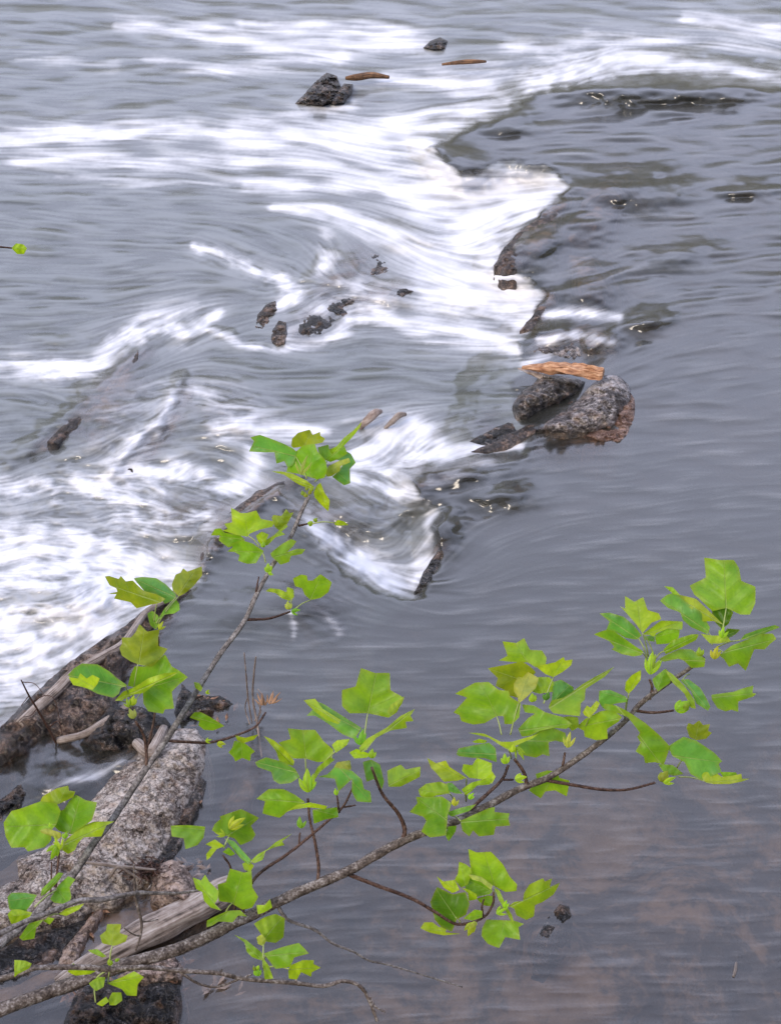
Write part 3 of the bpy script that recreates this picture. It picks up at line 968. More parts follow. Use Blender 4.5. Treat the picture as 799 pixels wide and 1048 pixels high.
# long dark ledge and its neighbours at lower left
rock('ledge_rock', [(-60,800),(0,745),(40,705),(75,675),(105,655),(128,640),(150,622),(185,600),(196,604),(170,625),(140,655),(125,690),(118,735),(98,745),(80,762),(50,752),(30,768),(-20,800)],
     .20, M['rock_warm'], 'long dark brown rocky ledge along the white foam at lower left', 'rock', .13, seed=26)
rock('ledge_rock', [(82,762),(95,742),(115,722),(140,722),(170,735),(180,748),(165,762),(150,770),(125,772),(105,770)],
     .22, M['rock_dark'], 'black wet rock between the dark ledge and the pale slab', 'rock', .10, seed=27)
rock('ledge_rock', [(20,900),(18,880),(50,866),(76,842),(112,798),(150,762),(180,745),(200,746),(211,758),(209,785),(200,812),(188,838),(176,860),(166,882),(152,903),(138,915),(120,928),(92,934),(70,950),(40,956),(0,960),(-60,990),(-60,930)],
     .22, M['rock_pale'], 'long pale speckled rock slab at lower left, the largest rock', 'rock', .085, lean=.25, seed=28, facets=1.4, spacing=2.0)
rock('ledge_rock', [(150,888),(166,872),(178,850),(196,812),(206,795),(212,800),(204,830),(190,856),(178,880),(162,898)],
     .05, M['rock_dark'], 'dark crumbly rock strip along the right side of the pale slab', 'rock', .06, seed=29)
rock('square_rock', [(155,915),(156,898),(163,884),(176,880),(190,886),(198,900),(207,916),(206,926),(188,934),(166,932),(154,925)],
     .26, M['rock_tan'], 'squarish tan brown rock between the pale slab and the grey log', 'rock', .06, seed=30, lean=.5)
rock('ledge_rock', [(64,972),(80,955),(92,938),(104,928),(107,936),(96,952),(84,972),(78,990),(60,988)],
     .08, M['rock_tan'], 'narrow gravelly tan rock strip left of the grey log', 'rock', .05, seed=31)
rock('ledge_rock', [(-60,1010),(20,960),(60,948),(100,938),(80,960),(60,985),(0,1010)], .04, M['rock_dark'],
     'black wet rock sloping into water below the pale slab', 'rock', .05, seed=32)
rock('ledge_rock', [(120,1000),(140,988),(155,978),(176,975),(186,988),(186,1004),(170,1008),(148,1010)], .14, M['rock_tan'],
     'tan rock under the right side of the grey log', 'rock', .06, seed=33)
rock('ledge_rock', [(60,1060),(72,1030),(80,1012),(110,1004),(146,1010),(160,1004),(184,1008),(186,1024),(182,1050),(120,1070)], .12, M['rock_dark'],
     'black jagged rock at the bottom edge below the grey log', 'rock', .12, seed=34)
rock('ledge_rock', [(-30,840),(10,812),(22,800),(30,812),(20,830),(-10,850)], .06, M['rock_dark'],
     'small dark rock at the left edge above the leaves', 'rock', .06, seed=35)
rock('sunken_rock', [(548,960),(560,940),(572,925),(582,928),(586,938),(570,950),(560,964)], .03, M['rock_dark'],
     'small dark stone just breaking the pool right of the low leaf cluster', 'rock', .03, seed=36, edge_amp=1, sink=.005)
rock('shore_rock', [(186,700),(200,712),(225,712),(240,720),(228,728),(205,730),(185,742),(178,730)], .05, M['rock_dark'],
     'dark stones and debris at the head of the pale slab', 'rock', .07, seed=37)


# ------------------------------------------------------------------ tubes
def catmull(P, per=5):
    P = np.asarray(P, float)
    if len(P) < 3:
        return np.array([P[0] + (P[-1] - P[0]) * t for t in np.linspace(0, 1, per + 1)])
    Q = np.vstack([2 * P[0] - P[1], P, 2 * P[-1] - P[-2]])
    out = []
    for i in range(1, len(Q) - 2):
        p0, p1, p2, p3 = Q[i - 1], Q[i], Q[i + 1], Q[i + 2]
        for s in range(per):
            t = s / per
            out.append(.5 * ((2 * p1) + (-p0 + p2) * t + (2 * p0 - 5 * p1 + 4 * p2 - p3) * t * t + (-p0 + 3 * p1 - 3 * p2 + p3) * t ** 3))
    out.append(P[-1])
    return np.array(out)


def tube(path, rad, sides=8, bumpy=0.0, seed=0, flat=1.0, up=(0, 0, 1)):
    path = np.asarray(path, float); rad = np.asarray(rad, float)
    n = len(path)
    tan = np.gradient(path, axis=0)
    tan /= np.linalg.norm(tan, axis=1)[:, None] + 1e-12
    up = np.array(up, float)
    side = np.cross(tan, up)
    bad = np.linalg.norm(side, axis=1) < 1e-3
    side[bad] = np.cross(tan[bad], (1, 0, 0))
    side /= np.linalg.norm(side, axis=1)[:, None]
    nor = np.cross(side, tan)
    th = np.linspace(0, 2 * math.pi, sides, endpoint=False)
    V = np.zeros((n, sides, 3)); UV = np.zeros((n, sides, 2))
    s = np.concatenate([[0], np.cumsum(np.linalg.norm(np.diff(path, axis=0), axis=1))])
    rr_ = rad[:, None] * np.ones((1, sides))
    if bumpy:
        rr_ = rr_ * (1 + bumpy * fbm(s[:, None] / (rad.mean() * 5) , np.cos(th)[None] * 1.3, np.sin(th)[None] * 1.3 + seed, 3, seed))
    V = path[:, None] + rr_[..., None] * (np.cos(th)[None, :, None] * side[:, None] + flat * np.sin(th)[None, :, None] * nor[:, None])
    UV[..., 0] = s[:, None]; UV[..., 1] = (th / (2 * math.pi))[None]
    V = V.reshape(-1, 3); UV = UV.reshape(-1, 2)
    f = []
    for i in range(n - 1):
        for k in range(sides):
            a = i * sides + k; b = i * sides + (k + 1) % sides
            f.append((a, b, b + sides, a + sides))
    f.append(tuple(range(sides - 1, -1, -1)))
    f.append(tuple((n - 1) * sides + k for k in range(sides)))
    return V, f, UV


def ground_tube(name, pts, material, parent=None, label=None, cat=None, sides=10, bumpy=.25, seed=0, flat=1.0, group=None):
    """pts: (px, py, z, radius metres)"""
    p = [on_level(a, b, c) for a, b, c, r in pts]
    p = np.array([[float(q) for q in w] for w in p])
    rad = np.array([r for a, b, c, r in pts])
    full = catmull(np.hstack([p, rad[:, None]]), 6)
    V, f, UV = tube(full[:, :3], full[:, 3], sides, bumpy, seed, flat)
    if parent is not None:
        return new_mesh(name, V - np.array(parent.location), f, material, parent, uv=UV)
    o = new_mesh(name, V, f, material, None, uv=UV, origin=tuple(full[len(full) // 2, :3]))
    return tag(o, label, cat, group)


# split orange board lying on the boulders
def plank(name, pa, pb, za, zb, wid, thick, material, label, cat, seed=0, rag=.3):
    a = np.array([float(q) for q in on_level(*pa, za)]); b = np.array([float(q) for q in on_level(*pb, zb)])
    n = 36
    d = b - a; L = np.linalg.norm(d); d /= L
    side = np.cross(d, (0, 0, 1)); side /= np.linalg.norm(side); up = np.cross(side, d)
    prof = [(-1, -.6), (-.8, .4), (-.45, .9), (0, .75), (.35, 1.0), (.75, .7), (1, .1), (.9, -.7), (.3, -1), (-.4, -.9)]
    V, UV = [], []
    for i in range(n):
        t = i / (n - 1)
        tap = min(1, .22 + 2.2 * t) * min(1, .8 + 9 * (1 - t))
        for k, (x, y) in enumerate(prof):
            w = 1 + rag * float(vnoise(t * 5, k * .9, seed)) ; hh = 1 + rag * 1.4 * float(vnoise(t * 9, k * 1.7, seed + 3.3))
            V.append(a + d * (t * L) + side * (x * wid * tap * w) + up * (y * thick * tap * hh) + up * .02 * math.sin(t * 4))
            UV.append((t * L, k / len(prof)))
    m_ = len(prof); f = []
    for i in range(n - 1):
        for k in range(m_):
            p = i * m_ + k; q_ = i * m_ + (k + 1) % m_
            f.append((p, q_, q_ + m_, p + m_))
    f.append(tuple(range(m_ - 1, -1, -1))); f.append(tuple((n - 1) * m_ + k for k in range(m_)))
    o = new_mesh(name, np.array(V), f, material, None, uv=np.array(UV), origin=tuple((a + b) / 2), smooth=False)
    return tag(o, label, cat)


plank('driftwood_plank', (534, 376), (617, 380), .20, .30, .095, .055, M['orange_wood'],
      'split orange brown driftwood board lying across the two boulders', 'driftwood', 2, .75)
plank('driftwood_chip', (530, 377), (566, 391), .10, .12, .05, .02, M['twig_dead'],
      'dark thin wood sliver tucked under the left end of the orange board', 'driftwood', 5)
ground_tube('stick', [(354,80,-.22,.03),(366,79,-.18,.06),(380,77,-.18,.055),(398,79,-.24,.03)], M['brown_wood'], None,
            'short brown stick caught in far foam right of the lone dark rock', 'stick', seed=3)
ground_tube('stick', [(452,66,-.12,.02),(468,64,-.08,.035),(484,63,-.06,.04),(497,63,-.10,.02)], M['brown_wood'], None,
            'orange brown stick floating near the top, left of the far white crest', 'stick', seed=4)
ground_tube('stick', [(368,438,-.34,.03),(376,430,-.22,.045),(384,423,-.18,.05),(389,421,-.22,.03)], M['twig_dead'], None,
            'dark knobbly stick end rising from the rapids above the top leaf', 'stick', seed=5, bumpy=.6)
ground_tube('stick', [(394,438,-.34,.02),(402,431,-.24,.03),(408,425,-.2,.035),(415,424,-.22,.02)], M['driftwood'], None,
            'pale tan stick end rising from the rapids, right of the dark one', 'stick', seed=6, bumpy=.5)
# grey log at bottom left
log = ground_tube('driftwood_log', [(58,1006,.02,.035),(90,986,.05,.065),(130,964,.08,.085),(170,944,.10,.095),(205,926,.10,.10),(232,912,.08,.09),(248,904,.05,.05)],
                  M['driftwood'], None, 'grey barkless driftwood log under the thick branch at lower left', 'log', sides=26, bumpy=.75, seed=7)
ground_tube('driftwood_branch', [(20,742,.10,.04),(60,705,.14,.05),(75,690,.16,.045),(105,672,.17,.04),(125,660,.16,.035),(140,640,.14,.03),(152,625,.12,.03),(175,612,.10,.02)],
            M['driftwood'], None, 'thin pale bare branch lying along the top of the dark ledge', 'branch', seed=8)
ground_tube('driftwood_branch', [(60,758,.02,.03),(85,752,.10,.03),(110,738,.14,.035),(132,722,.14,.03)], M['driftwood'], None,
            'short pale stick lying on the black wet rock', 'branch', seed=9)
ground_tube('dead_branch', [(140,760,.2,.04),(155,770,.24,.05),(168,745,.22,.035)], M['driftwood'], None, 'small pale stick stub at the top of the pale slab', 'branch', seed=12)

# debris nest
nest = empty('twig_pile', tuple(float(v) for v in on_level(150, 892, .05)))
rnd = random.Random(5)
V, F_, U_ = [], [], []
for k in range(110):
    cx, cy = rnd.gauss(150, 10), rnd.gauss(889, 5.5)
    a = rnd.gauss(.1, .8); L = rnd.uniform(4, 15)
    z0 = rnd.uniform(.05, .20)
    p = np.array([[float(q) for q in on_level(cx - math.cos(a) * L / 2, cy - math.sin(a) * L / 2, z0)],
                  [float(q) for q in on_level(cx, cy - rnd.uniform(-1.5, 1.5), z0 + rnd.uniform(0, .05))],
                  [float(q) for q in on_level(cx + math.cos(a) * L / 2, cy + math.sin(a) * L / 2, z0 + rnd.uniform(-.04, .04))]])
    v, f, u = tube(catmull(p, 3), np.linspace(.006, .003, 7), 4)
    F_ += [tuple(i + len(V) for i in ff) for ff in f]; V += list(v); U_ += list(u)
o = new_mesh('twigs', np.array(V) - np.array(nest.location), F_, M['twig_red'], nest, uv=np.array(U_)); o['kind'] = 'stuff'
ground_tube('pale_stick', [(84,882,.26,.010),(110,885,.30,.014),(135,888,.28,.012),(160,890,.24,.008)], M['driftwood'], nest, seed=1, sides=6)
ground_tube('pale_stick', [(112,899,.2,.008),(121,887,.30,.012),(134,894,.24,.010),(147,902,.20,.008)], M['driftwood'], nest, seed=2, sides=6)
tag(nest, 'tangle of dry reddish twigs with two pale sticks beside the tan rock', 'twig pile')
for (cx, cy, sx, sy, n, lab) in [(168,852,9,26,90,'brown debris of leaves and twigs along the right edge of the pale slab'), (92,952,9,13,60,'brown leaf debris strip left of the grey log'),
                                 (212,722,14,8,60,'brown debris heap at the head of the pale slab'), (196,890,9,5,45,'pale gravelly debris around the top of the tan rock'),
                                 (104,1015,20,6,70,'leaf debris below the grey log at the bottom'), (222,1010,10,4,18,'pale leaf scraps floating near the bottom twig'),
                                 (170,1000,11,9,50,'tan leaf debris right of the grey log')]:
    V, F_ = [], []
    for k in range(n):
        if sx == 9 and sy == 26:
            t = rnd.uniform(-1, 1); x = 178 - 26 * t * 1.0 + rnd.gauss(0, 4); y = 850 + 48 * t
        elif sy == 13:
            t = rnd.uniform(-1, 1); x = 90 - 16 * t + rnd.gauss(0, 3); y = 953 + 26 * t
        else:
            x, y = rnd.gauss(cx, sx), rnd.gauss(cy, sy)
        c = np.array([float(q) for q in on_level(x, y, rnd.uniform(-.10, .03))])
        r_ = rnd.uniform(.012, .035); a = rnd.uniform(0, 6.3)
        u1 = np.array((math.cos(a), math.sin(a), rnd.uniform(-.5, .5))) * r_ * 1.7; u2 = np.array((-math.sin(a), math.cos(a), rnd.uniform(-.5, .5))) * r_ * .6
        b = len(V)
        V += [c - u1, c + u2, c + u1, c - u2, c + (0, 0, .012)]
        F_ += [(b, b + 1, b + 4), (b + 1, b + 2, b + 4), (b + 2, b + 3, b + 4), (b + 3, b, b + 4), (b, b + 3, b + 2, b + 1)]
    V = np.array(V)
    o = new_mesh('leaf_debris', V, F_, M['dry_leaf'] if n != 45 and n != 18 else M['twig_dead'], None, smooth=False, origin=tuple(V.mean(0)))
    tag(o, lab, 'debris', None, 'stuff')

# left dead twig standing on the ledge
tw = empty('dead_twig', tuple(float(v) for v in on_level(62, 768, -.1)))
ground_tube('stem', [(62,768,-.1,.010),(48,742,.25,.010),(38,725,.45,.009),(30,712,.6,.007),(22,696,.8,.005)], M['twig_red'], tw, sides=6, bumpy=.1)
for p in [[(38,725,.45,.006),(32,732,.45,.004),(24,734,.5,.003)], [(34,718,.5,.005),(46,712,.6,.004),(56,716,.6,.003),(62,740,.4,.003)], [(24,698,.75,.004),(36,700,.8,.003),(46,712,.75,.002)],
          [(50,745,.2,.005),(60,738,.3,.004),(64,752,.2,.003)], [(30,712,.6,.004),(22,722,.6,.003)]]:
    ground_tube('twiglet', p, M['twig_red'], tw, sides=5, bumpy=.1)
tag(tw, 'thin bare dead twig standing on the dark ledge at the left edge', 'twig')
# dry weed stalks
ws = empty('dry_weed', tuple(float(v) for v in on_level(266, 775, -.1)))
for k, p in enumerate([[(268,775,-.1,.007),(264,745,.05,.008),(259,715,.3,.009),(260,690,.6,.008),(262,672,.8,.005)],
                       [(258,740,.05,.006),(254,715,.3,.007),(252,690,.6,.006),(250,668,.8,.004)], [(262,745,.02,.006),(268,715,.25,.006),(264,705,.3,.005)],
                       [(256,742,0,.005),(251,725,.1,.005),(254,712,.3,.004)], [(260,738,.05,.006),(267,728,.1,.006),(262,716,.2,.005)]]):
    ground_tube('stalk', p, M['twig_dead'], ws, sides=6, bumpy=.4, seed=k)
tag(ws, 'upright dry weed stalks standing in dark water right of the slab', 'plant')


# ------------------------------------------------------------------ branches and leaves
TONE = {'mid': (.24, .49, .026), 'lime': (.43, .64, .022), 'yellow': (.50, .66, .035), 'cool': (.18, .46, .085),
        'dark': (.11, .27, .016), 'olive': (.33, .43, .024), 'pale': (.52, .58, .10), 'ml': (.33, .56, .028)}


class Branch:
    def __init__(self, name, label, cat, pts, d0, d1, material, ground):
        """pts: (px, py, radius px); depth from d0 to d1 along px"""
        self.x0, self.x1 = pts[0][0], pts[-1][0]
        self.d0, self.d1 = d0, d1
        P = []
        for (x, y, r) in pts:
            d = self.depth(x, y)
            P.append([*at_depth(x, y, d), r * d / F])
        P = np.array(P)
        g = np.array(ground, float)
        start = P[0, :3]
        mid1 = start + (P[0, :3] - P[1, :3]) / np.linalg.norm(P[0, :3] - P[1, :3]) * .35
        lead = np.array([[*g, P[0, 3] * 1.6], [*(g * .6 + mid1 * .4 + np.array((0, 0, .1))), P[0, 3] * 1.35], [*mid1, P[0, 3] * 1.1]])
        full = catmull(np.vstack([lead, P]), 7)
        self.root = empty(name, tuple(g))
        tag(self.root, label, cat)
        V, f, UV = tube(full[:, :3], full[:, 3], 12, .5, 3)
        new_mesh('stem', V - g, f, material, self.root, uv=UV)
        self.n = 0
        self.rnd = random.Random(name + label)

    def depth(self, x, y=0):
        t = (x - self.x0) / (self.x1 - self.x0 + 1e-9)
        return self.d0 + (self.d1 - self.d0) * t

    def twig(self, pts, material=None, dd=0.0, name='twig'):
        P = []
        n = len(pts)
        r0 = pts[0][2] if len(pts[0]) > 2 else 1.8
        r1 = pts[-1][2] if len(pts[-1]) > 2 else r0 * .7
        for i, p in enumerate(pts):
            r = (r0 + (r1 - r0) * i / (n - 1)) * (.95 - .25 * i / (n - 1))
            d = self.depth(p[0]) + dd * i / (n - 1)
            P.append([*at_depth(p[0], p[1], d), r * d / F])
        full = catmull(np.array(P), 6)
        V, f, UV = tube(full[:, :3], full[:, 3], 8, .25, self.n)
        self.n += 1
        return new_mesh(name, V - np.array(self.root.location), f, material or M['twig_red'], self.root, uv=UV)

    def leaf(self, z, pts, base, tip, tone, fold=.35, hub=None, off=None, name='leaf', pitch=None, roll=None):
        x0, y0, s = z
        cv = lambda p: (x0 + p[0] / s, y0 + p[1] / s)
        poly = [cv(p) for p in pts]
        b = np.array(cv(base)); t = np.array(cv(tip))
        ax_ = t - b; L = np.hypot(*ax_) + 1e-6; ax_ = ax_ / L
        lat = np.array((-ax_[1], ax_[0]))
        P = np.array(poly)
        size = max(np.ptp(P[:, 0]), np.ptp(P[:, 1]))
        # soften straight runs of the outline into slight curves
        sm = []
        n = len(P)
        for i in range(n):
            p0, p1, p2, p3 = P[i - 1], P[i], P[(i + 1) % n], P[(i + 2) % n]
            k = 3
            for q in range(k):
                tt = q / k
                c = .5 * ((2 * p1) + (-p0 + p2) * tt + (2 * p0 - 5 * p1 + 4 * p2 - p3) * tt * tt + (-p0 + 3 * p1 - 3 * p2 + p3) * tt ** 3)
                lin = p1 + (p2 - p1) * tt
                sm.append(tuple(lin * .85 + c * .15))
        v, f, loop = fill(sm, max(1.1, size / 16), .2)
        rel = v - b
        u = rel @ ax_; w = rel @ lat
        # width from the outline tells how far the blade turns away
        pitch = self.rnd.uniform(-.7, .7) if pitch is None else pitch
        roll = self.rnd.uniform(-.6, .6) if roll is None else roll
        edge = np.clip(sdist(sm, v[:, 0], v[:, 1]), 0, None)
        rim = 1 - np.clip(edge / (size * .05 + 1e-6), 0, 1)
        sc = size
        rel_d = (pitch * u + roll * w + 1.5 * fold * np.abs(w) * self.rnd.choice((1, 1, -1)) + .25 * (u / sc) ** 2 * sc
                 + .20 * sc * fbm(v[:, 0] / sc * 2.2, v[:, 1] / sc * 2.2, self.n * 1.3, 2, self.n % 50)
                 + .03 * sc * np.sin(u / sc * 17 - np.abs(w) / sc * 14))
        rel_d = rel_d - rel_d.mean()
        d0 = self.depth(b[0])
        if off is None:
            off = self.order
            self.order += .0065
        d = d0 - off
        dd = d + rel_d * d / F
        V = at_depth(v[:, 0], v[:, 1], dd)
        # thickness: a second skin a fraction of a millimetre behind
        nv = len(V)
        uvn = np.stack([u / L, w / L * 1.0], -1) if L > 4 else np.stack([u / sc, w / sc], -1)
        org = np.array(self.root.location)
        V2 = at_depth(v[:, 0], v[:, 1], dd + .0006)
        me_v = V - org
        # faces should look at the camera
        tri = f[0]
        nrm = np.cross(V[tri[1]] - V[tri[0]], V[tri[2]] - V[tri[0]])
        if np.dot(nrm, np.array((0, 0, CAM_Z)) - V[tri[0]]) < 0:
            f = [tuple(reversed(q)) for q in f]
        o = new_mesh(name, me_v, f, M['leaf'], self.root, uv=uvn)
        at = o.data.attributes.new('rim', 'FLOAT', 'POINT')
        at.data.foreach_set('value', rim.astype(np.float32))
        c = TONE[tone]
        j = self.rnd.uniform(.86, 1.14); j2 = self.rnd.uniform(.92, 1.08)
        o.color = (c[0] * j * j2, c[1] * j, c[2] * j, 1)
        if hub is not None:
            h = np.array(cv(hub))
            dh = self.depth(h[0])
            k0 = int(np.argmin(np.hypot(*(v - b).T)))
            p0 = V[k0]
            p2 = at_depth(h[0], h[1], dh)
            p1 = (p0 + p2) / 2 + np.array((0, 0, .004))
            full = catmull(np.array([p0, p1, p2]), 5)
            Vp, fp, up_ = tube(full, np.linspace(.0011, .0015, len(full)), 6)
            pe = new_mesh('petiole', Vp - org, fp, M['petiole'], o)
        self.n += 1
        return o

    order = 0.0

    def bud(self, z, pts, base, tip, tone, off=None):
        """folded young leaf: a plump pointed body"""
        x0, y0, s = z
        cv = lambda p: np.array((x0 + p[0] / s, y0 + p[1] / s))
        b, t = cv(base), cv(tip)
        P = np.array([cv(p) for p in pts])
        ax_ = (t - b); L = np.hypot(*ax_) + 1e-6; ax_ = ax_ / L
        lat = np.array((-ax_[1], ax_[0]))
        w = (P - b) @ lat
        uu = (P - b) @ ax_
        u0, u1 = uu.min(), uu.max()
        rad = max(1.2, np.ptp(w) / 2)
        cw = (w.max() + w.min()) / 2
        d = self.depth(b[0]) - (self.order if off is None else off) - .006
        self.order += .003
        L = max(5.0, u1 - u0) * 1.08
        o0 = b + ax_ * u0 + lat * cw * .5
        wid = max(1.4, rad * .8)
        V, f, UV = [], [], []
        up = at_depth(o0[0], o0[1], 1.0) - np.array((0, 0, CAM_Z))
        for k_, (da, ll, ww, zz) in enumerate([(-26, .72, .55, 0), (24, .80, .55, .0012), (3, 1.0, .75, .0024), (-8, .6, .45, .0040)]):
            da = R(da + self.rnd.uniform(-9, 9))
            dx = ax_ * math.cos(da) + lat * math.sin(da); dl = np.array((-dx[1], dx[0]))
            m_ = 8
            base_i = len(V)
            for i_ in range(m_):
                q = i_ / (m_ - 1)
                hw = wid * ww * (math.sin(math.pi * min(1, q * .96 + .04) ** .8) ** .9)
                c_ = o0 + dx * (L * ll * q) + dl * math.sin(q * 2.4) * L * .06 * (1 if k_ % 2 else -1)
                for sgn in (-1, 0, 1):
                    p = c_ + dl * hw * sgn
                    V.append(at_depth(p[0], p[1], d - zz - (0 if sgn else hw * .9 * d / F)))
                    UV.append((q, sgn * hw / L))
            for i_ in range(m_ - 1):
                for c2 in (0, 1):
                    a0 = base_i + i_ * 3 + c2
                    f.append((a0, a0 + 1, a0 + 4, a0 + 3))
        V = np.array(V); UV = np.array(UV)
        o = new_mesh('leaf_bud', V - np.array(self.root.location), f, M['leaf'], self.root, uv=UV)
        c = TONE[tone]; o.color = (*[k * self.rnd.uniform(.9, 1.2) for k in c], 1)
        self.n += 1
        return o


# --- main branch
A = Branch('tree_branch', 'thick brown branch crossing from lower left to upper right with most leaves', 'branch',
           [(-70,1062,8),(20,1026,7.2),(60,1012,7),(120,990,6.8),(180,972,6.4),(215,957,6.2),(260,935,5.8),(310,911,5.4),(355,892,5),(385,875,4.8),(420,857,4.3),(455,845,4),(490,829,3.8),
            (530,808,3.6),(562,795,3.3),(600,770,3),(635,742,2.8),(655,720,2.6),(680,701,2.4),(705,684,2.2),(719,672,1.9)], 2.25, 2.75, M['bark'], (-1.05, 1.15, 4.15))
T = [
 [(412,860,2.8),(414,848),(407,832),(391,812),(380,785,2.0)], [(240,946,2.0),(260,900),(290,877),(306,865),(338,838),(352,824),(361,806,1.6)], [(306,865,1.2),(307,852,1.2)],
 [(352,826,1.2),(364,824,1.0)], [(347,832,1.3),(345,814,1.2)], [(325,903,1.9),(326,885),(322,860),(317,838),(315,817,1.8)], [(355,894,2.3),(385,906),(420,919),(443,932),(468,946),(494,939),(504,925),(505,913,1.6)],
 [(494,939,1.4),(493,928),(495,920,1.2)], [(474,838,2.4),(486,824),(500,811),(514,797),(520,783,2)], [(539,806,2.2),(537,793),(531,783),(526,777,2)], [(515,798,1.4),(525,798,1.4)],
 [(556,798,2.0),(590,804),(616,808),(642,808),(670,801,1.7)], [(575,787,1.7),(578,770,1.5)], [(664,716,1.9),(667,704),(664,695,1.7)], [(649,727,1.8),(662,729),(674,729),(689,727,1.6)],
 [(240,945,1.8),(240,912),(236,888),(228,875,1.5)], [(250,940,1.5),(248,905),(253,892,1.4)], [(232,948,1.3),(232,936,1.2)],
]
for t in T:
    A.twig(t)
A.twig([(283,925,2.2),(292,939),(301,944),(323,952),(340,965),(362,974),(378,983),(400,988),(440,1000),(473,1010,1.0)], M['bark_grey'], .1)

zG = (160, 800, 5); A.order = -.02
A.leaf(zG, [(75,225),(160,222),(250,230),(243,285),(210,325),(150,345),(140,290),(80,280)], (245,245), (78,232), 'mid')
A.leaf(zG, [(285,250),(300,215),(330,190),(325,178),(375,160),(435,140),(525,185),(485,225),(508,270),(490,300),(430,325),(400,290),(350,275)], (390,260), (505,190), 'mid', .15, (345,340))
A.bud(zG, [(350,215),(400,212),(450,185),(425,225),(385,240)], (380,245), (448,188), 'yellow')
A.bud(zG, [(300,250),(355,265),(350,285),(310,275)], (360,275), (300,252), 'yellow')
A.leaf(zG, [(253,320),(300,295),(350,330),(310,345),(275,390),(258,402),(256,370),(285,335)], (350,330), (258,400), 'lime')
A.leaf(zG, [(340,360),(370,335),(405,370),(380,380)], (345,350), (405,370), 'mid')
A.leaf(zG, [(350,290),(400,305),(435,345),(485,400),(470,425),(430,390),(380,330)], (480,425), (350,290), 'cool', .4)
A.leaf(zG, [(485,405),(520,370),(570,345),(610,310),(695,265),(645,305),(655,325),(612,333),(560,355),(545,400),(500,418)], (470,430), (695,265), 'ml', .3, (470,455))
A.leaf(zG, [(440,420),(470,405),(500,430),(480,462),(450,450)], (475,460), (465,405), 'lime')
A.leaf(zG, [(315,525),(355,515),(378,445),(450,465),(487,455),(492,540),(522,590),(490,645),(440,655),(380,620),(320,610)], (395,625), (440,462), 'mid', .25, (350,680))
A.leaf(zG, [(187,490),(230,505),(250,475),(270,510),(320,560),(315,600),(300,625),(335,660),(280,645),(245,610),(235,565),(205,550)], (335,665), (190,490), 'ml')
A.leaf(zG, [(258,745),(260,710),(320,680),(370,660),(430,658),(465,690),(420,685),(390,720),(320,715),(290,735)], (365,670), (258,740), 'mid', .4)

zH = (250, 670, 4); A.order = -.02
A.leaf(zH, [(485,440),(520,430),(555,450),(572,520),(562,552),(530,510),(500,520)], (515,425), (562,552), 'cool')
A.leaf(zH, [(400,145),(455,130),(465,95),(478,55),(535,75),(595,75),(598,145),(650,175),(625,235),(590,258),(505,240),(430,240),(400,210)], (505,240), (540,75), 'ml', .1, (490,350), pitch=.1, roll=.1)
A.leaf(zH, [(585,235),(600,205),(655,170),(645,200),(620,235),(600,250)], (600,245), (652,175), 'yellow', off=.03)
A.leaf(zH, [(255,250),(280,225),(295,190),(330,205),(420,262),(480,300),(450,345),(400,325),(340,280),(290,250)], (475,310), (280,205), 'cool')
A.leaf(zH, [(243,187),(290,180),(320,220),(395,268),(385,285),(340,270),(290,235)], (393,277), (243,187), 'yellow', .5)
A.leaf(zH, [(365,465),(380,440),(432,433),(438,470),(400,475)], (420,475), (430,436), 'pale')
A.leaf(zH, [(140,360),(190,345),(178,302),(240,308),(290,308),(325,355),(365,390),(355,435),(300,440),(250,425),(200,425)], (253,425), (240,308), 'ml', .15, (255,520))
A.leaf(zH, [(80,333),(120,350),(165,385),(205,435),(200,455),(145,440),(130,395)], (200,450), (80,333), 'lime', .4)
A.leaf(zH, [(45,440),(90,420),(160,440),(205,465),(228,500),(190,525),(145,530),(120,515),(110,480),(55,460)], (228,485), (48,440), 'cool', .3)
A.leaf(zH, [(50,590),(100,550),(160,550),(210,575),(250,605),(220,615),(180,640),(145,668),(75,650),(85,600)], (245,605), (55,590), 'mid', .3)
A.leaf(zH, [(280,635),(330,630),(380,625),(385,665),(330,675),(285,692)], (275,632), (385,660), 'mid')
A.leaf(zH, [(168,645),(215,615),(270,605),(340,620),(330,632),(260,625),(200,635)], (270,612), (170,645), 'lime')
A.leaf(zH, [(280,500),(300,460),(350,420),(370,430),(310,480),(290,510)], (270,510), (368,425), 'ml')
A.leaf(zH, [(358,370),(380,350),(432,345),(420,370),(375,402)], (370,400), (432,347), 'lime', hub=(290,495))
A.leaf(zH, [(302,500),(340,490),(370,460),(440,475),(480,510),(490,550),(515,560),(520,605),(460,600),(440,560),(440,510),(385,560),(370,508)], (400,475), (515,600), 'cool', .25)
A.leaf(zH, [(470,380),(500,345),(580,300),(640,250),(697,222),(680,250),(692,272),(660,275),(665,300),(600,310),(540,340),(500,390),(475,400)], (480,398), (697,222), 'lime', .3)
A.leaf(zH, [(430,400),(460,385),(500,400),(520,410),(500,422),(450,425)], (510,415), (432,400), 'lime')
A.bud(zH, [(455,345),(475,305),(495,320),(490,360),(465,370)], (475,380), (478,300), 'mid')
A.leaf(zH, [(585,475),(640,450),(660,470),(720,458),(718,500),(640,540),(590,540)], (592,535), (722,470), 'ml')
A.bud(zH, [(230,475),(290,505),(280,560),(235,550)], (263,592), (240,465), 'lime'); A.bud(zH, [(270,500),(292,505),(280,560),(262,550)], (263,590), (290,490), 'lime')
A.bud(zH, [(215,665),(248,665),(240,705),(220,710)], (230,725), (235,640), 'mid')
A.bud(zH, [(510,385),(545,400),(530,425)], (515,440), (520,370), 'lime'); A.bud(zH, [(365,550),(385,545),(385,575)], (378,590), (370,540), 'lime')

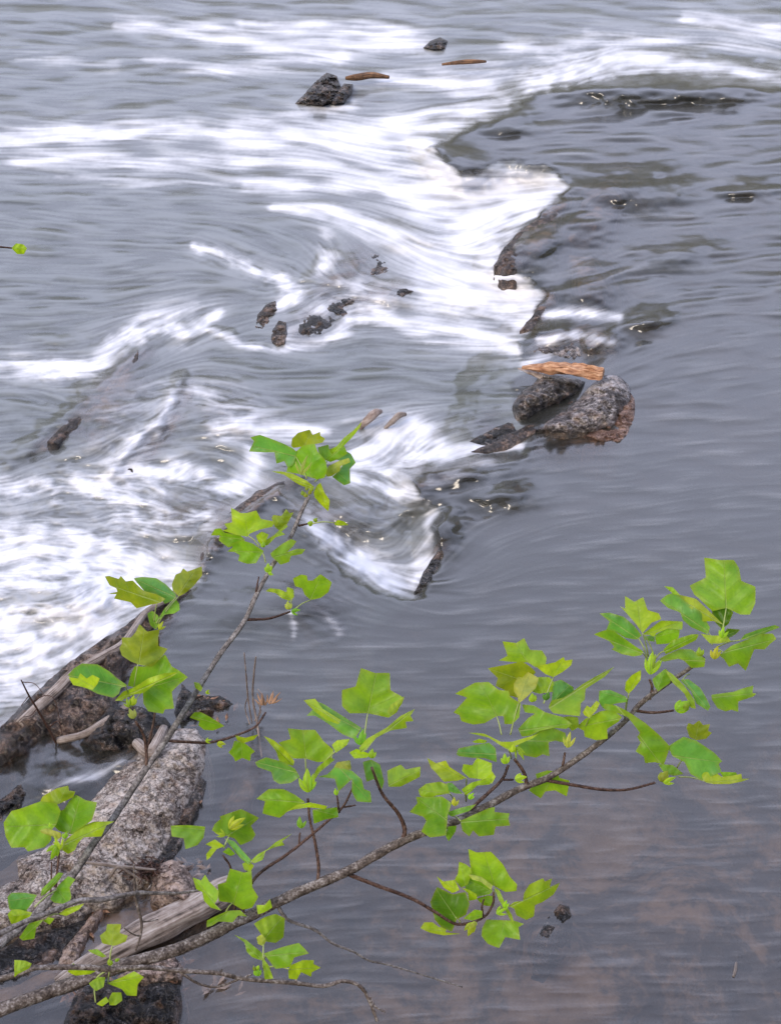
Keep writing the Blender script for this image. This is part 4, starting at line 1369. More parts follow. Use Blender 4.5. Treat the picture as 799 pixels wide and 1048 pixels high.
z2 = (410, 640, 5); z3 = (530, 660, 5); z4 = (400, 750, 5); A.order = -.05
A.leaf(z3, [(55,745),(95,690),(90,660),(150,642),(200,650),(210,680),(262,695),(248,775),(190,745),(140,750),(115,785)], (170,690), (110,785), 'mid', off=-.03)
A.leaf(z2, [(500,180),(545,155),(520,82),(590,90),(630,65),(660,125),(720,128),(745,165),(740,200),(690,215),(650,190),(600,190)], (660,210), (580,80), 'ml')
A.leaf(z2, [(445,220),(520,205),(620,185),(660,210),(690,240),(640,300),(600,370),(560,360),(530,330),(485,310),(495,270)], (645,290), (450,222), 'olive')
A.leaf(z3, [(80,165),(160,165),(190,200),(175,240),(110,250),(75,240)], (130,245), (165,170), 'lime')
A.leaf(z3, [(180,190),(220,178),(280,215),(285,240),(210,285),(170,290),(175,240)], (180,288), (270,200), 'cool')
A.leaf(z2, [(278,350),(330,320),(380,293),(450,290),(500,330),(550,335),(560,365),(612,400),(605,470),(570,505),(530,505),(525,465),(490,465),(430,500),(370,508),(310,490),(300,460),(270,445),(338,370)],
       (490,464), (425,330), 'mid', .1, (515,560), pitch=.1)
A.leaf(z2, [(578,300),(600,262),(620,268),(650,238),(705,270),(690,320),(640,370),(600,402),(598,370),(578,340)], (600,400), (660,245), 'pale', .3, (560,560))
A.leaf(z3, [(90,110),(160,95),(190,88),(232,62),(240,80),(278,75),(270,105),(225,140),(180,165),(140,150)], (178,168), (235,68), 'yellow', .3, (130,300))
A.leaf(z3, [(270,245),(330,200),(390,165),(492,111),(440,165),(345,225),(340,280),(320,300),(315,365),(180,350),(155,320),(170,285),(230,270)], (165,320), (490,113), 'ml', .3)
A.leaf(z3, [(210,375),(260,365),(305,370),(310,420),(275,440)], (235,380), (308,415), 'lime')
A.leaf(z3, [(20,305),(80,310),(140,345),(230,370),(275,405),(245,430),(180,425),(110,440),(60,465),(20,470),(0,430),(50,375),(85,352),(35,345)], (5,440), (270,402), 'mid', .15)
A.leaf(z3, [(0,500),(60,470),(110,440),(180,425),(240,450),(255,505),(190,490),(155,500),(160,570),(125,560),(90,577),(30,565),(0,560)], (5,490), (250,495), 'mid', .25)
A.leaf(z4, [(335,110),(345,80),(430,62),(500,50),(535,80),(540,150),(480,130),(420,128),(350,120)], (535,110), (338,100), 'cool', .4)
A.leaf(z4, [(415,45),(450,30),(490,40),(480,52),(430,52)], (490,45), (417,46), 'lime')
A.leaf(z4, [(395,0),(440,0),(480,5),(560,45),(620,45),(755,5),(722,30),(690,42),(640,65),(600,88),(560,65),(500,25),(430,8)], (605,85), (395,0), 'lime', .2, (615,130))
A.leaf(z3, [(330,345),(350,310),(370,320),(400,285),(417,300),(400,335),(365,372),(340,362)], (365,370), (402,288), 'yellow', hub=(345,420))
A.leaf(z3, [(300,420),(340,380),(420,340),(480,330),(530,370),(510,395),(455,430),(457,480),(400,488),(340,470),(335,440)], (530,375), (302,420), 'ml', .35)
A.leaf(z3, [(415,235),(470,230),(550,265),(558,292),(500,300),(435,325),(412,290)], (553,275), (417,240), 'cool', hub=(545,365))
A.leaf(z3, [(545,230),(550,190),(580,155),(628,128),(625,180),(590,225),(565,250)], (560,252), (627,132), 'lime', hub=(545,365))
A.leaf(z3, [(440,300),(500,310),(560,340),(650,400),(720,460),(775,520),(745,612),(700,600),(650,605),(640,570),(600,545),(625,500),(608,470),(622,450),(560,370),(510,350),(440,330)],
       (530,345), (720,600), 'mid', .25, (545,372))
A.leaf(z4, [(362,195),(370,160),(415,165),(440,128),(515,155),(515,195),(535,225),(515,260),(470,240),(400,230)], (440,242), (440,132), 'lime')
A.leaf(z4, [(185,128),(230,155),(280,142),(300,175),(385,230),(340,245),(270,250),(230,205),(205,180)], (385,235), (187,130), 'yellow', hub=(385,330))
A.leaf(z4, [(140,290),(180,260),(250,250),(290,265),(300,310),(240,320),(195,332),(150,325)], (298,312), (142,292), 'ml', hub=(330,370))
A.leaf(z4, [(285,258),(310,255),(368,312),(330,310),(295,300)], (292,262), (366,312), 'cool')
A.leaf(z4, [(360,290),(410,255),(500,230),(510,240),(505,265),(440,270),(410,300),(385,320)], (372,308), (508,238), 'lime', hub=(385,350))
A.leaf(z4, [(280,410),(350,385),(435,365),(400,400),(310,428)], (285,425), (430,368), 'cool')
A.leaf(z4, [(95,405),(135,360),(128,328),(200,328),(260,325),(310,360),(290,420),(285,480),(280,525),(200,535),(155,505),(180,450),(165,430)], (275,440), (132,335), 'mid', .15, (300,400))
A.leaf(z4, [(355,450),(420,420),(500,385),(530,380),(530,405),(605,412),(600,440),(608,475),(535,480),(525,522),(450,530),(420,500),(400,530),(365,500)], (345,458), (606,440), 'mid', .2, (310,425))
A.leaf(z4, [(280,530),(290,480),(335,475),(330,505),(295,555)], (290,480), (300,550), 'mid')
for p, b, t, c in [([(310,330),(335,330),(345,370),(320,375)], (325,380), (322,325), 'yellow'), ([(400,310),(430,315),(405,345)], (395,350), (430,312), 'lime'),
                   ([(560,110),(600,105),(610,150),(580,160)], (585,165), (575,100), 'lime'), ([(640,70),(680,130),(660,145),(640,110)], (645,70), (678,140), 'ml'),
                   ([(630,215),(680,215),(695,245),(650,255)], (632,240), (690,230), 'yellow'), ([(605,60),(640,60),(630,100)], (622,125), (620,50), 'lime')]:
    A.bud(z4, p, b, t, c)
A.bud(z3, [(250,445),(280,480),(278,530),(240,520)], (243,548), (258,440), 'pale'); A.bud(z3, [(50,250),(100,255),(90,290),(60,290)], (75,300), (70,240), 'lime')
A.bud(z3, [(130,250),(150,240),(160,290)], (130,305), (155,235), 'dark')

z5 = (600, 560, 4.205); z6 = (630, 680, 5); A.order = -.04
A.leaf(z5, [(535,262),(600,255),(630,280),(610,330),(580,352),(550,320)], (580,355), (615,270), 'dark')
A.leaf(z5, [(505,45),(570,55),(632,55),(655,90),(665,145),(725,170),(725,240),(702,290),(660,290),(600,262),(540,275),(480,218),(463,205),(443,165),(512,130)], (600,262), (590,58), 'mid', .08, (580,380), pitch=.1, roll=-.1)
A.leaf(z5, [(333,168),(370,172),(400,205),(378,205)], (400,210), (333,168), 'ml')
A.leaf(z5, [(315,230),(345,205),(380,195),(430,240),(490,280),(530,345),(520,375),(450,345),(415,315),(400,280),(350,262)], (530,368), (318,225), 'cool', .25, (540,420))
A.leaf(z5, [(370,203),(400,205),(470,222),(500,250),(590,335),(545,318),(500,320),(450,265)], (588,334), (370,203), 'yellow', .4, (575,400))
A.leaf(z5, [(245,385),(290,378),(292,408),(250,398)], (248,390), (292,395), 'cool')
A.leaf(z5, [(55,285),(100,282),(160,300),(205,340),(237,380),(215,398),(165,390),(120,362),(85,355),(98,320)], (228,398), (57,285), 'cool', .25, (262,480))
A.leaf(z5, [(30,375),(85,355),(120,362),(200,420),(242,448),(235,465),(200,470),(150,460),(108,440),(118,430),(98,405)], (240,457), (32,375), 'mid', .35, (262,500))
A.leaf(z5, [(293,380),(340,350),(400,355),(395,390),(350,415),(300,418)], (298,385), (395,360), 'mid')
A.leaf(z5, [(240,375),(280,345),(320,316),(412,320),(410,355),(350,350),(300,370),(290,385),(270,378)], (245,378), (412,318), 'ml', hub=(290,470))
A.leaf(z5, [(143,253),(165,265),(165,210),(205,235),(243,215),(262,270),(310,285),(320,310),(280,325),(240,370),(215,335),(185,300)], (236,370), (215,222), 'lime', .2, (265,470))
A.leaf(z5, [(330,440),(370,400),(450,375),(482,375),(470,400),(400,435),(340,460)], (332,450), (480,377), 'ml', hub=(295,480))
A.leaf(z5, [(312,480),(345,462),(400,438),(450,440),(510,480),(505,515),(450,520),(420,490),(395,480),(330,493)], (510,490), (314,482), 'mid', .4)
A.leaf(z5, [(660,400),(680,375),(750,350),(810,335),(830,345),(760,372),(700,392)], (662,398), (825,340), 'cool', hub=(560,430))
A.leaf(z5, [(570,465),(620,425),(670,405),(750,372),(800,372),(815,395),(790,415),(765,440),(720,440),(684,532),(650,500),(612,515),(590,482)], (580,455), (800,400), 'mid', .3, (545,440))
A.leaf(z5, [(590,370),(605,350),(660,355),(640,375),(610,392)], (580,385), (658,356), 'dark')
A.leaf(z5, [(490,372),(540,380),(600,380),(620,405),(570,415),(530,415)], (535,415), (618,403), 'lime')
A.bud(z5, [(255,500),(265,450),(300,470),(305,500),(285,545),(255,545)], (270,558), (288,422), 'lime'); A.bud(z5, [(285,460),(305,475),(300,520),(280,520)], (275,550), (300,455), 'ml')
A.bud(z5, [(470,435),(505,430),(500,465),(475,470)], (490,480), (487,418), 'ml'); A.bud(z5, [(540,430),(575,430),(570,470),(540,480)], (545,490), (560,425), 'yellow')
A.bud(z5, [(580,345),(600,345),(600,385),(580,390)], (575,400), (592,340), 'lime')
A.leaf(z6, [(185,75),(240,30),(255,22),(285,60),(275,95),(215,137),(195,110)], (210,130), (250,28), 'mid')
A.leaf(z6, [(328,80),(370,75),(430,120),(455,160),(482,215),(470,237),(410,200),(385,140)], (345,78), (475,232), 'cool', .3, (375,50))
A.leaf(z6, [(245,25),(290,50),(350,110),(400,180),(407,227),(380,220),(350,150),(290,95)], (255,30), (402,225), 'ml', .5)
A.bud(z6, [(300,205),(345,170),(380,200),(370,240),(330,250),(305,235)], (298,238), (375,185), 'lime'); A.bud(z6, [(330,180),(380,210),(350,245)], (305,240), (380,215), 'ml')
A.leaf(z6, [(488,155),(600,140),(640,125),(702,108),(697,145),(717,150),(700,165),(625,190),(625,242),(590,232),(560,240),(520,225),(490,180)], (490,170), (708,148), 'mid', .5, off=0, pitch=0)
A.leaf(z6, [(265,420),(345,370),(410,390),(500,450),(542,495),(525,510),(538,550),(440,592),(380,560),(350,500),(290,470)], (385,480), (530,500), 'cool', .15)
A.leaf(z6, [(530,550),(612,552),(620,570),(550,578)], (530,565), (620,565), 'mid')
A.leaf(z6, [(433,545),(490,540),(540,575),(600,568),(640,560),(645,585),(682,585),(640,600),(580,612),(500,612),(460,605),(440,580)], (450,605), (680,586), 'yellow', .35, (320,575))
A.leaf(z6, [(360,325),(370,300),(395,308),(425,286),(445,310),(480,305),(470,340),(490,350),(460,380),(410,388),(375,370)], (405,388), (425,290), 'olive', .15, (310,530), off=.07)
A.leaf(z6, [(215,510),(290,515),(345,560),(300,570),(250,560)], (235,565), (340,560), 'mid')
A.bud(z6, [(215,590),(235,540),(270,550),(260,620)], (215,605), (265,530), 'olive'); A.bud(z6, [(250,620),(290,560),(310,590)], (225,610), (310,560), 'lime')

zK = (420, 860, 4.44); A.order = -.04
A.leaf(zK, [(45,400),(62,373),(100,372),(130,395),(165,390),(160,418),(228,425),(150,432),(90,420)], (170,415), (45,400), 'lime')
A.leaf(zK, [(262,40),(300,55),(365,52),(420,110),(450,165),(483,200),(480,230),(430,235),(385,210),(330,185),(278,160)], (383,208), (335,58), 'ml', .12, (375,300))
A.leaf(zK, [(200,180),(215,150),(220,98),(250,108),(272,125),(278,150),(260,200),(230,215)], (250,215), (228,105), 'ml')
A.leaf(zK, [(245,210),(265,165),(340,195),(372,230),(360,245),(300,257),(260,235)], (368,232), (262,180), 'mid')
A.leaf(zK, [(300,265),(350,250),(380,255),(370,300),(330,295)], (365,290), (305,262), 'ml')
A.leaf(zK, [(90,280),(120,212),(190,245),(250,235),(268,290),(250,340),(210,360),(188,415),(140,395),(110,360),(100,320)], (205,350), (118,225), 'dark', .15, (225,372), pitch=.2)
A.leaf(zK, [(118,163),(150,187),(200,180),(222,225),(190,240),(150,215)], (215,230), (120,166), 'yellow')
A.leaf(zK, [(262,155),(320,165),(372,205),(365,225),(320,190),(280,178)], (372,215), (264,156), 'pale')
A.leaf(zK, [(230,215),(265,225),(300,245),(302,268),(265,275),(260,240)], (298,250), (232,217), 'lime')
A.leaf(zK, [(322,435),(325,400),(345,360),(400,362),(470,365),(515,380),(490,395),(497,452),(430,440),(402,490),(350,470)], (425,365), (400,485), 'mid', .2)
A.leaf(zK, [(510,275),(515,240),(540,200),(600,172),(610,187),(642,173),(632,212),(678,193),(650,245),(600,280),(565,295),(560,345),(525,362),(480,340),(470,310),(445,300),(470,280)],
       (445,305), (670,200), 'lime', .2, (390,320))
A.leaf(zK, [(380,215),(405,230),(430,290),(460,340),(472,388),(452,360),(428,315),(400,270)], (382,220), (470,385), 'ml')
A.leaf(zK, [(240,355),(290,315),(325,320),(325,350),(280,365)], (320,340), (242,353), 'ml')
A.bud(zK, [(245,385),(300,380),(280,400),(280,435),(255,430)], (285,378), (265,438), 'yellow'); A.bud(zK, [(385,325),(440,305),(430,330),(395,340)], (385,335), (440,305), 'lime')
A.bud(zK, [(275,372),(302,370),(300,400)], (290,372), (285,405), 'pale'); A.bud(zK, [(420,270),(440,275),(440,310)], (425,320), (432,262), 'lime')

# --- second branch (upright, left)
B = Branch('tree_branch', 'slender grey branch rising from the left edge to the topmost leaves over the rapids', 'branch',
           [(-60,1015,5.2),(20,950,4.6),(45,928,4.4),(75,895,4),(97,862,3.8),(120,832,3.5),(142,798,3.3),(165,765,3.1),(180,742,3),(203,705,2.9),(225,670,2.7),(250,636,2.5),(262,610,2.4),
            (278,580,2.3),(290,562,2.2),(300,545,2.1),(308,525,2),(316,508,1.9)], 2.35, 2.95, M['bark_grey'], (-1.25, 1.3, 3.9))
for t in [[(252,634,1.8),(275,633),(297,626,1.5)], [(306,538,1.3),(315,536,1.3)], [(150,790,1.9),(150,770),(147,752),(139,738,1.7)], [(170,758,1.7),(208,760),(224,758),(246,751),(262,743),(272,729,1.5)],
          [(190,724,1.4),(200,715),(208,712,1.2)], [(57,908,1.7),(59,890),(61,872,1.5)], [(150,768,1.4),(158,735),(161,690),(163,652,1.2)], [(52,915,1.1),(53,895),(53,882,1.0)], [(262,606,1.2),(265,590,1)]]:
    B.twig(t)
# dry bracts at the twig end
for (x, y, a) in [(272,722,-100),(276,720,-70),(279,719,-50),(269,721,-125)]:
    ex, ey = x + 13 * math.cos(R(a)), y + 13 * math.sin(R(a))
    o = B.bud((0, 0, 1), [(x - 2, y), (x + 2, y), (ex, ey)], (272, 729), (ex, ey), 'olive')
    o.data.materials[0] = M['dry_leaf']; o.name = 'dry_bract'
zA = (240, 430, 5); B.order = -.03
B.leaf(zA, [(75,160),(100,108),(82,88),(130,75),(200,100),(250,120),(300,145),(320,165),(300,230),(272,242),(255,210),(215,222),(205,165),(150,165)], (315,185), (85,130), 'cool', .3, (370,300))
B.leaf(zA, [(290,130),(295,95),(325,65),(385,48),(400,75),(437,60),(440,80),(464,95),(450,115),(400,125),(340,137),(300,142)], (355,135), (395,55), 'olive')
B.leaf(zA, [(500,195),(560,155),(595,172),(620,218),(590,250),(592,322),(560,333),(500,290),(535,260),(560,215)], (490,240), (590,320), 'cool')
B.leaf(zA, [(425,140),(480,125),(485,150),(500,175),(560,130),(577,170),(540,195),(490,215),(440,190)], (460,215), (562,135), 'mid')
B.leaf(zA, [(480,190),(485,150),(520,135),(560,90),(610,50),(650,8),(640,40),(600,90),(565,125),(540,160),(500,195)], (488,190), (650,8), 'ml', .4, (420,310))
B.leaf(zA, [(265,265),(280,220),(310,165),(350,130),(410,120),(425,160),(465,205),(475,250),(460,295),(420,303),(380,290),(330,275)], (385,290), (395,125), 'mid', .15, pitch=-.2)
B.leaf(zA, [(465,275),(480,235),(530,210),(585,193),(592,215),(545,235),(537,260),(500,285),(475,290)], (467,285), (590,203), 'pale', hub=(410,315))
B.leaf(zA, [(190,262),(240,262),(300,275),(370,310),(412,345),(380,350),(330,330),(290,305),(255,280)], (408,345), (192,262), 'lime', .4)
B.leaf(zA, [(405,370),(420,335),(440,320),(460,370),(487,410),(480,467),(440,430),(410,395)], (420,330), (480,465), 'lime', .3)
B.bud(zA, [(340,180),(370,180),(340,280)], (345,285), (368,180), 'pale')
for p in [(350,385),(370,360),(385,380),(365,395),(395,365)]:
    B.bud(zA, [(p[0] - 12, p[1]), (p[0] + 12, p[1])], (p[0], p[1] + 18), (p[0], p[1] - 18), 'olive')
zB = (200, 500, 5); B.order = -.03
B.leaf(zB, [(80,240),(100,207),(130,203),(150,225),(230,240),(255,265),(170,302),(120,265),(125,240)], (252,262), (82,238), 'mid')
B.leaf(zB, [(390,150),(400,135),(440,140),(465,105),(480,125),(502,123),(470,180),(430,215),(405,195)], (412,208), (470,112), 'olive')
B.leaf(zB, [(140,215),(165,207),(148,180),(188,172),(183,98),(230,125),(265,125),(312,112),(335,155),(402,168),(395,195),(330,210),(280,230),(265,247),(210,237),(160,222)], (270,243), (250,125), 'lime', .12, (330,300), pitch=0)
B.leaf(zB, [(350,270),(400,240),(465,180),(472,195),(440,220),(460,235),(410,250),(370,290),(345,290)], (352,290), (470,183), 'ml')
B.leaf(zB, [(310,240),(340,220),(375,235),(360,270),(345,300),(320,270)], (345,298), (345,222), 'lime')
B.leaf(zB, [(162,322),(190,302),(185,280),(240,265),(290,280),(350,320),(330,350),(310,382),(265,385),(220,370),(225,340),(200,325)], (343,325), (165,320), 'mid', .2, (360,380))
B.leaf(zB, [(385,330),(440,285),(490,258),(517,270),(500,295),(470,325),(520,308),(562,310),(545,335),(490,345),(480,375),(435,390),(415,370),(390,350)], (400,350), (558,313), 'ml', .25)
B.leaf(zB, [(500,460),(540,440),(570,445),(575,470),(600,470),(640,438),(697,480),(680,530),(640,560),(590,570),(560,545),(545,510),(510,500)], (588,568), (645,442), 'ml', .2, (500,625))
B.leaf(zB, [(360,525),(380,510),(430,515),(465,530),(470,503),(502,515),(505,555),(480,575),(440,560),(410,535)], (495,568), (362,518), 'lime', hub=(480,620))
B.leaf(zB, [(710,175),(730,160),(760,168),(782,187),(740,190),(715,188)], (712,172), (780,187), 'lime', hub=(590,182))
for p, b, t, c in [([(355,385),(390,385),(370,430),(350,415)], (378,435), (370,365), 'lime'), ([(455,620),(465,580),(490,575)], (480,630), (475,575), 'pale'), ([(490,615),(535,620),(530,640)], (485,630), (540,625), 'mid'),
                   ([(375,425),(402,430),(395,448)], (370,430), (402,440), 'yellow'), ([(570,165),(600,170),(590,200)], (575,190), (598,172), 'yellow'), ([(605,150),(628,160),(615,175)], (602,180), (622,150), 'ml'),
                   ([(330,300),(345,270),(360,290)], (345,320), (350,260), 'ml')]:
    B.bud(zB, p, b, t, c)
zC = (60, 570, 5); B.order = -.03
B.leaf(zC, [(385,110),(430,102),(500,108),(550,140),(600,190),(600,215),(545,240),(500,190),(440,175)], (595,205), (390,112), 'cool', .2, (500,340))
B.leaf(zC, [(238,100),(260,97),(308,112),(320,97),(345,125),(380,120),(400,140),(440,175),(500,190),(548,215),(520,235),(470,245),(400,263),(370,232),(285,213),(297,190),(250,190),(302,178),(295,160),(262,145)], (500,225), (250,140), 'olive', .25, (490,330))
B.leaf(zC, [(580,140),(600,90),(625,80),(638,58),(660,75),(733,48),(735,95),(690,150),(650,185),(615,202),(585,170)], (613,198), (705,60), 'olive', .25, (510,340))
B.leaf(zC, [(515,310),(545,260),(600,215),(618,240),(620,272),(590,290),(545,295),(520,320)], (518,315), (612,228), 'mid', .3)
B.leaf(zC, [(455,290),(480,275),(510,300),(520,330),(500,372),(470,350)], (498,368), (475,280), 'mid')
B.leaf(zC, [(355,660),(370,600),(390,560),(440,560),(490,550),(545,498),(580,560),(615,580),(662,615),(620,650),(580,690),(592,775),(545,780),(535,802),(460,790),(435,750),(433,700),(440,670),(400,668)], (460,668), (650,613), 'mid', .12, (390,740))
B.leaf(zC, [(312,465),(325,445),(325,412),(370,412),(395,385),(415,343),(455,382),(517,370),(510,420),(512,455),(558,470),(530,510),(480,560),(425,555),(370,535),(325,505)], (410,555), (440,370), 'olive', .12, (380,720), pitch=.1)
B.leaf(zC, [(290,735),(330,690),(400,660),(460,620),(540,595),(612,590),(580,615),(500,645),(440,695),(380,705),(320,735)], (320,722), (610,592), 'lime', .3, (375,770))
B.leaf(zC, [(48,605),(80,570),(120,545),(200,550),(260,585),(300,620),(352,657),(320,670),(310,700),(280,720),(200,700),(120,660),(80,630)], (340,662), (52,605), 'cool', .2, (375,740))
B.leaf(zC, [(52,615),(100,622),(112,595),(145,622),(175,603),(212,622),(200,650),(175,680),(120,665),(75,655)], (185,668), (85,612), 'yellow', .15)
B.leaf(zC, [(693,640),(720,645),(737,670),(728,690),(700,670)], (728,690), (695,641), 'ml')
for p, b, t, c in [([(355,760),(370,710),(400,750)], (380,785), (385,700), 'lime'), ([(335,740),(355,720),(360,770)], (372,785), (345,715), 'ml'), ([(350,785),(410,810),(370,830)], (395,835), (355,780), 'pale'), ([(755,685),(778,690),(760,705)], (750,705), (775,680), 'lime'),
                   ([(520,330),(545,335),(520,375)], (515,380), (545,325), 'lime')]:
    B.bud(zC, p, b, t, c)
zD = (160, 700, 5); B.order = -.01
B.leaf(zD, [(172,172),(195,145),(225,143),(270,165),(348,215),(290,238),(245,235),(215,210),(222,190)], (185,165), (345,215), 'mid')
B.leaf(zD, [(370,350),(390,325),(400,290),(450,300),(505,345),(485,360),(480,395),(440,378),(405,397),(395,375)], (435,300), (440,385), 'mid', .3, (415,262))
B.leaf(zD, [(405,263),(455,275),(522,258),(500,285),(450,302),(415,290)], (412,270), (520,260), 'yellow')
B.bud(zD, [(312,300),(355,292),(340,325)], (310,305), (355,310), 'yellow'); B.bud(zD, [(250,285),(285,285)], (250,298), (288,288), 'lime')
zE = (0, 790, 5); B.order = -.01
B.leaf(zE, [(208,150),(220,125),(290,85),(350,70),(355,95),(387,100),(375,130),(300,165),(250,160)], (300,165), (340,78), 'olive')
B.leaf(zE, [(20,260),(60,200),(100,190),(210,150),(290,160),(312,200),(290,270),(262,300),(265,350),(230,385),(145,407),(125,385),(60,388),(30,330)], (250,270), (40,280), 'mid', .12, (300,380))
B.leaf(zE, [(300,205),(330,190),(355,150),(390,116),(440,145),(497,155),(490,190),(470,250),(410,290),(370,320),(300,300),(255,250)], (360,312), (410,135), 'mid', .15, (310,400))
B.leaf(zE, [(320,400),(330,360),(360,330),(420,280),(480,255),(587,253),(545,275),(520,330),(430,335),(400,365),(385,400),(350,420)], (345,365), (585,255), 'lime', .25, (315,400))
B.leaf(zE, [(205,300),(240,288),(310,310),(317,330),(290,352),(270,330),(215,312)], (308,345), (207,301), 'pale')
B.bud(zE, [(245,385),(300,380),(270,450),(248,430)], (300,385), (262,452), 'lime'); B.bud(zE, [(280,330),(320,360),(300,400)], (308,405), (285,325), 'yellow')
B.bud(zE, [(320,320),(355,310),(340,345)], (315,380), (345,305), 'ml'); B.bud(zE, [(250,280),(270,280)], (280,330), (258,275), 'yellow')

# --- third twig from the left edge
C_ = Branch('tree_branch', 'thin dark twig from the left edge across the pale slab to the tan rock', 'branch',
            [(-60,985,3.4),(20,946,2.8),(40,938,2.8),(62,929,2.7),(80,922,2.7),(108,920,2.6),(138,914,2.3),(160,914,1.8),(182,914,1.4),(206,911,1.1)], 2.2, 2.5, M['bark_grey'], (-1.15, 1.1, 4.0))
for t in [[(138,914,1.5),(138,900),(137,884,1.1)], [(138,914,1.8),(141,928),(145,944),(144,958),(139,973,1.5)], [(145,943,1.1),(152,943),(162,941,.8)], [(144,958,1.1),(136,956),(125,948,.8)], [(150,912,1.0),(155,905,.8)]]:
    C_.twig(t, M['bark'])
C_.order = -.03
C_.leaf(zE, [(215,600),(300,515),(327,518),(300,560),(240,620),(210,637)], (218,625), (322,518), 'mid')
C_.leaf(zE, [(258,650),(300,580),(350,533),(387,550),(358,590),(367,640),(350,677),(280,670)], (295,600), (345,670), 'mid', hub=(180,690))
C_.leaf(zE, [(40,640),(60,618),(130,618),(192,630),(160,680),(130,717),(50,705)], (180,640), (45,660), 'cool')
C_.leaf(zE, [(40,730),(60,705),(100,703),(167,720),(140,760),(60,778)], (160,725), (45,740), 'lime')
C_.leaf(zE, [(300,727),(340,700),(432,673),(405,705),(340,737)], (305,725), (430,675), 'lime', hub=(240,750))
z7 = (0, 900, 4)
C_.leaf(z7, [(80,238),(120,180),(182,163),(150,200),(142,242),(95,250)], (160,180), (90,245), 'mid')
C_.leaf(z7, [(178,170),(200,155),(225,160),(205,185)], (180,165), (222,162), 'ml')

# --- bottom twig
D_ = Branch('tree_branch', 'thin knotted twig along the bottom edge that bends down near the middle', 'branch',
            [(-60,1020,3.6),(20,996,3),(30,992,3),(45,990,2.9),(88,990,2.8),(115,992,2.7),(150,990,2.6),(180,993,2.5),(224,996,2.3),(252,1002,2.3),(301,1006,2.2),(331,1009,2.1),(351,1004,2),(368,1009,1.9),(378,1024,1.8),(386,1045,1.7)],
            2.05, 2.3, M['bark'], (-1.0, 1.05, 4.1))
for t in [[(185,995,1.6),(202,1006),(221,1010),(243,1003),(258,997,1.2)], [(113,992,1.2),(113,985),(114,978,1)], [(302,1006,1.6),(304,1001,1.6)], [(226,996,1.4),(227,992,1.3)], [(378,1020,1.3),(384,1030),(394,1036,1)]]:
    D_.twig(t, M['bark'])
D_.order = -.01
z8 = (180, 900, 3.63)
D_.leaf(z7, [(410,230),(435,210),(440,183),(497,183),(492,220),(524,230),(515,255),(470,272),(420,262)], (458,268), (468,186), 'olive', .15, (450,335))
D_.leaf(z7, [(360,290),(400,285),(437,315),(420,320),(375,300)], (435,317), (362,290), 'ml')
D_.leaf(z7, [(278,378),(300,343),(330,360),(402,370),(370,388),(310,394)], (400,372), (282,372), 'lime', off=-.02)
D_.leaf(z7, [(438,425),(500,400),(550,376),(590,400),(565,430),(560,477),(520,475),(500,450),(455,432)], (445,425), (582,398), 'ml', hub=(455,350))
D_.leaf(z7, [(365,425),(400,400),(432,400),(425,440),(395,457),(375,440)], (398,415), (380,440), 'ml')
D_.leaf(z7, [(445,492),(460,463),(497,463),(502,495),(475,515),(450,515)], (470,512), (480,465), 'lime')
D_.leaf(z7, [(395,510),(435,480),(447,500),(420,520)], (440,505), (400,508), 'lime')
D_.leaf(z7, [(60,400),(60,330),(105,333),(132,345),(120,365),(75,388)], (60,380), (130,347), 'lime')
D_.bud(z7, [(435,330),(470,335),(440,355)], (455,365), (445,318), 'lime'); D_.bud(z7, [(465,325),(490,330)], (460,350), (492,325), 'ml'); D_.twig([(113,991,1.1),(100,1000),(97,1012),(98,1026,1.0)], M['petiole'], name='petiole')
D_.leaf(z8, [(300,95),(330,95),(350,73),(358,105),(330,122),(305,130)], (310,125), (350,77), 'ml', off=-.04)
D_.leaf(z8, [(290,165),(330,140),(370,128),(405,145),(400,215),(370,236),(300,225),(318,205)], (325,225), (395,140), 'ml', .2, (325,330), off=-.04)
D_.leaf(z8, [(300,215),(320,203),(337,225),(325,248),(305,240)], (325,245), (318,206), 'pale', off=-.02)
D_.leaf(z8, [(216,205),(262,225),(322,275),(322,302),(285,290),(264,270),(255,235)], (320,298), (218,206), 'ml', .35)
D_.leaf(z8, [(318,285),(345,320),(362,368),(330,372),(325,330)], (320,290), (350,370), 'ml')
D_.leaf(z8, [(328,275),(400,250),(457,236),(494,275),(440,290),(425,325),(370,332),(345,300)], (332,285), (488,270), 'mid', .3, (325,330))
D_.leaf(z8, [(418,340),(425,320),(470,300),(512,300),(512,315),(538,328),(505,345),(502,362),(465,345),(450,372),(420,368)], (423,335), (535,328), 'lime', .2, (345,325))
D_.bud(z8, [(290,330),(325,330),(320,355),(298,358)], (300,362), (312,302), 'ml'); D_.bud(z8, [(300,330),(320,340)], (290,360), (300,310), 'lime'); D_.bud(z8, [(285,320),(300,340)], (300,362), (292,315), 'olive')

# one far leaf poking in at the left edge
E_ = Branch('tree_branch', 'single small leaf on a twig tip at the far left edge above the rapids', 'branch', [(-60,250,2.0),(-10,252,1.2),(14,254,.9)], 2.7, 2.8, M['twig_red'], (-1.6, 1.3, 3.7))
E_.leaf((0, 0, 1), [(12,254),(17,249),(24,250),(28,254),(25,260),(18,260)], (13,254), (27,255), 'lime')

# floating white scrap
ft = ground_tube('floating_twig', [(750,1000,.0,.008),(752,992,.012,.011),(753,985,.0,.007)], M['driftwood'], None, 'tiny white scrap floating on the pool at lower right', 'twig', sides=6)

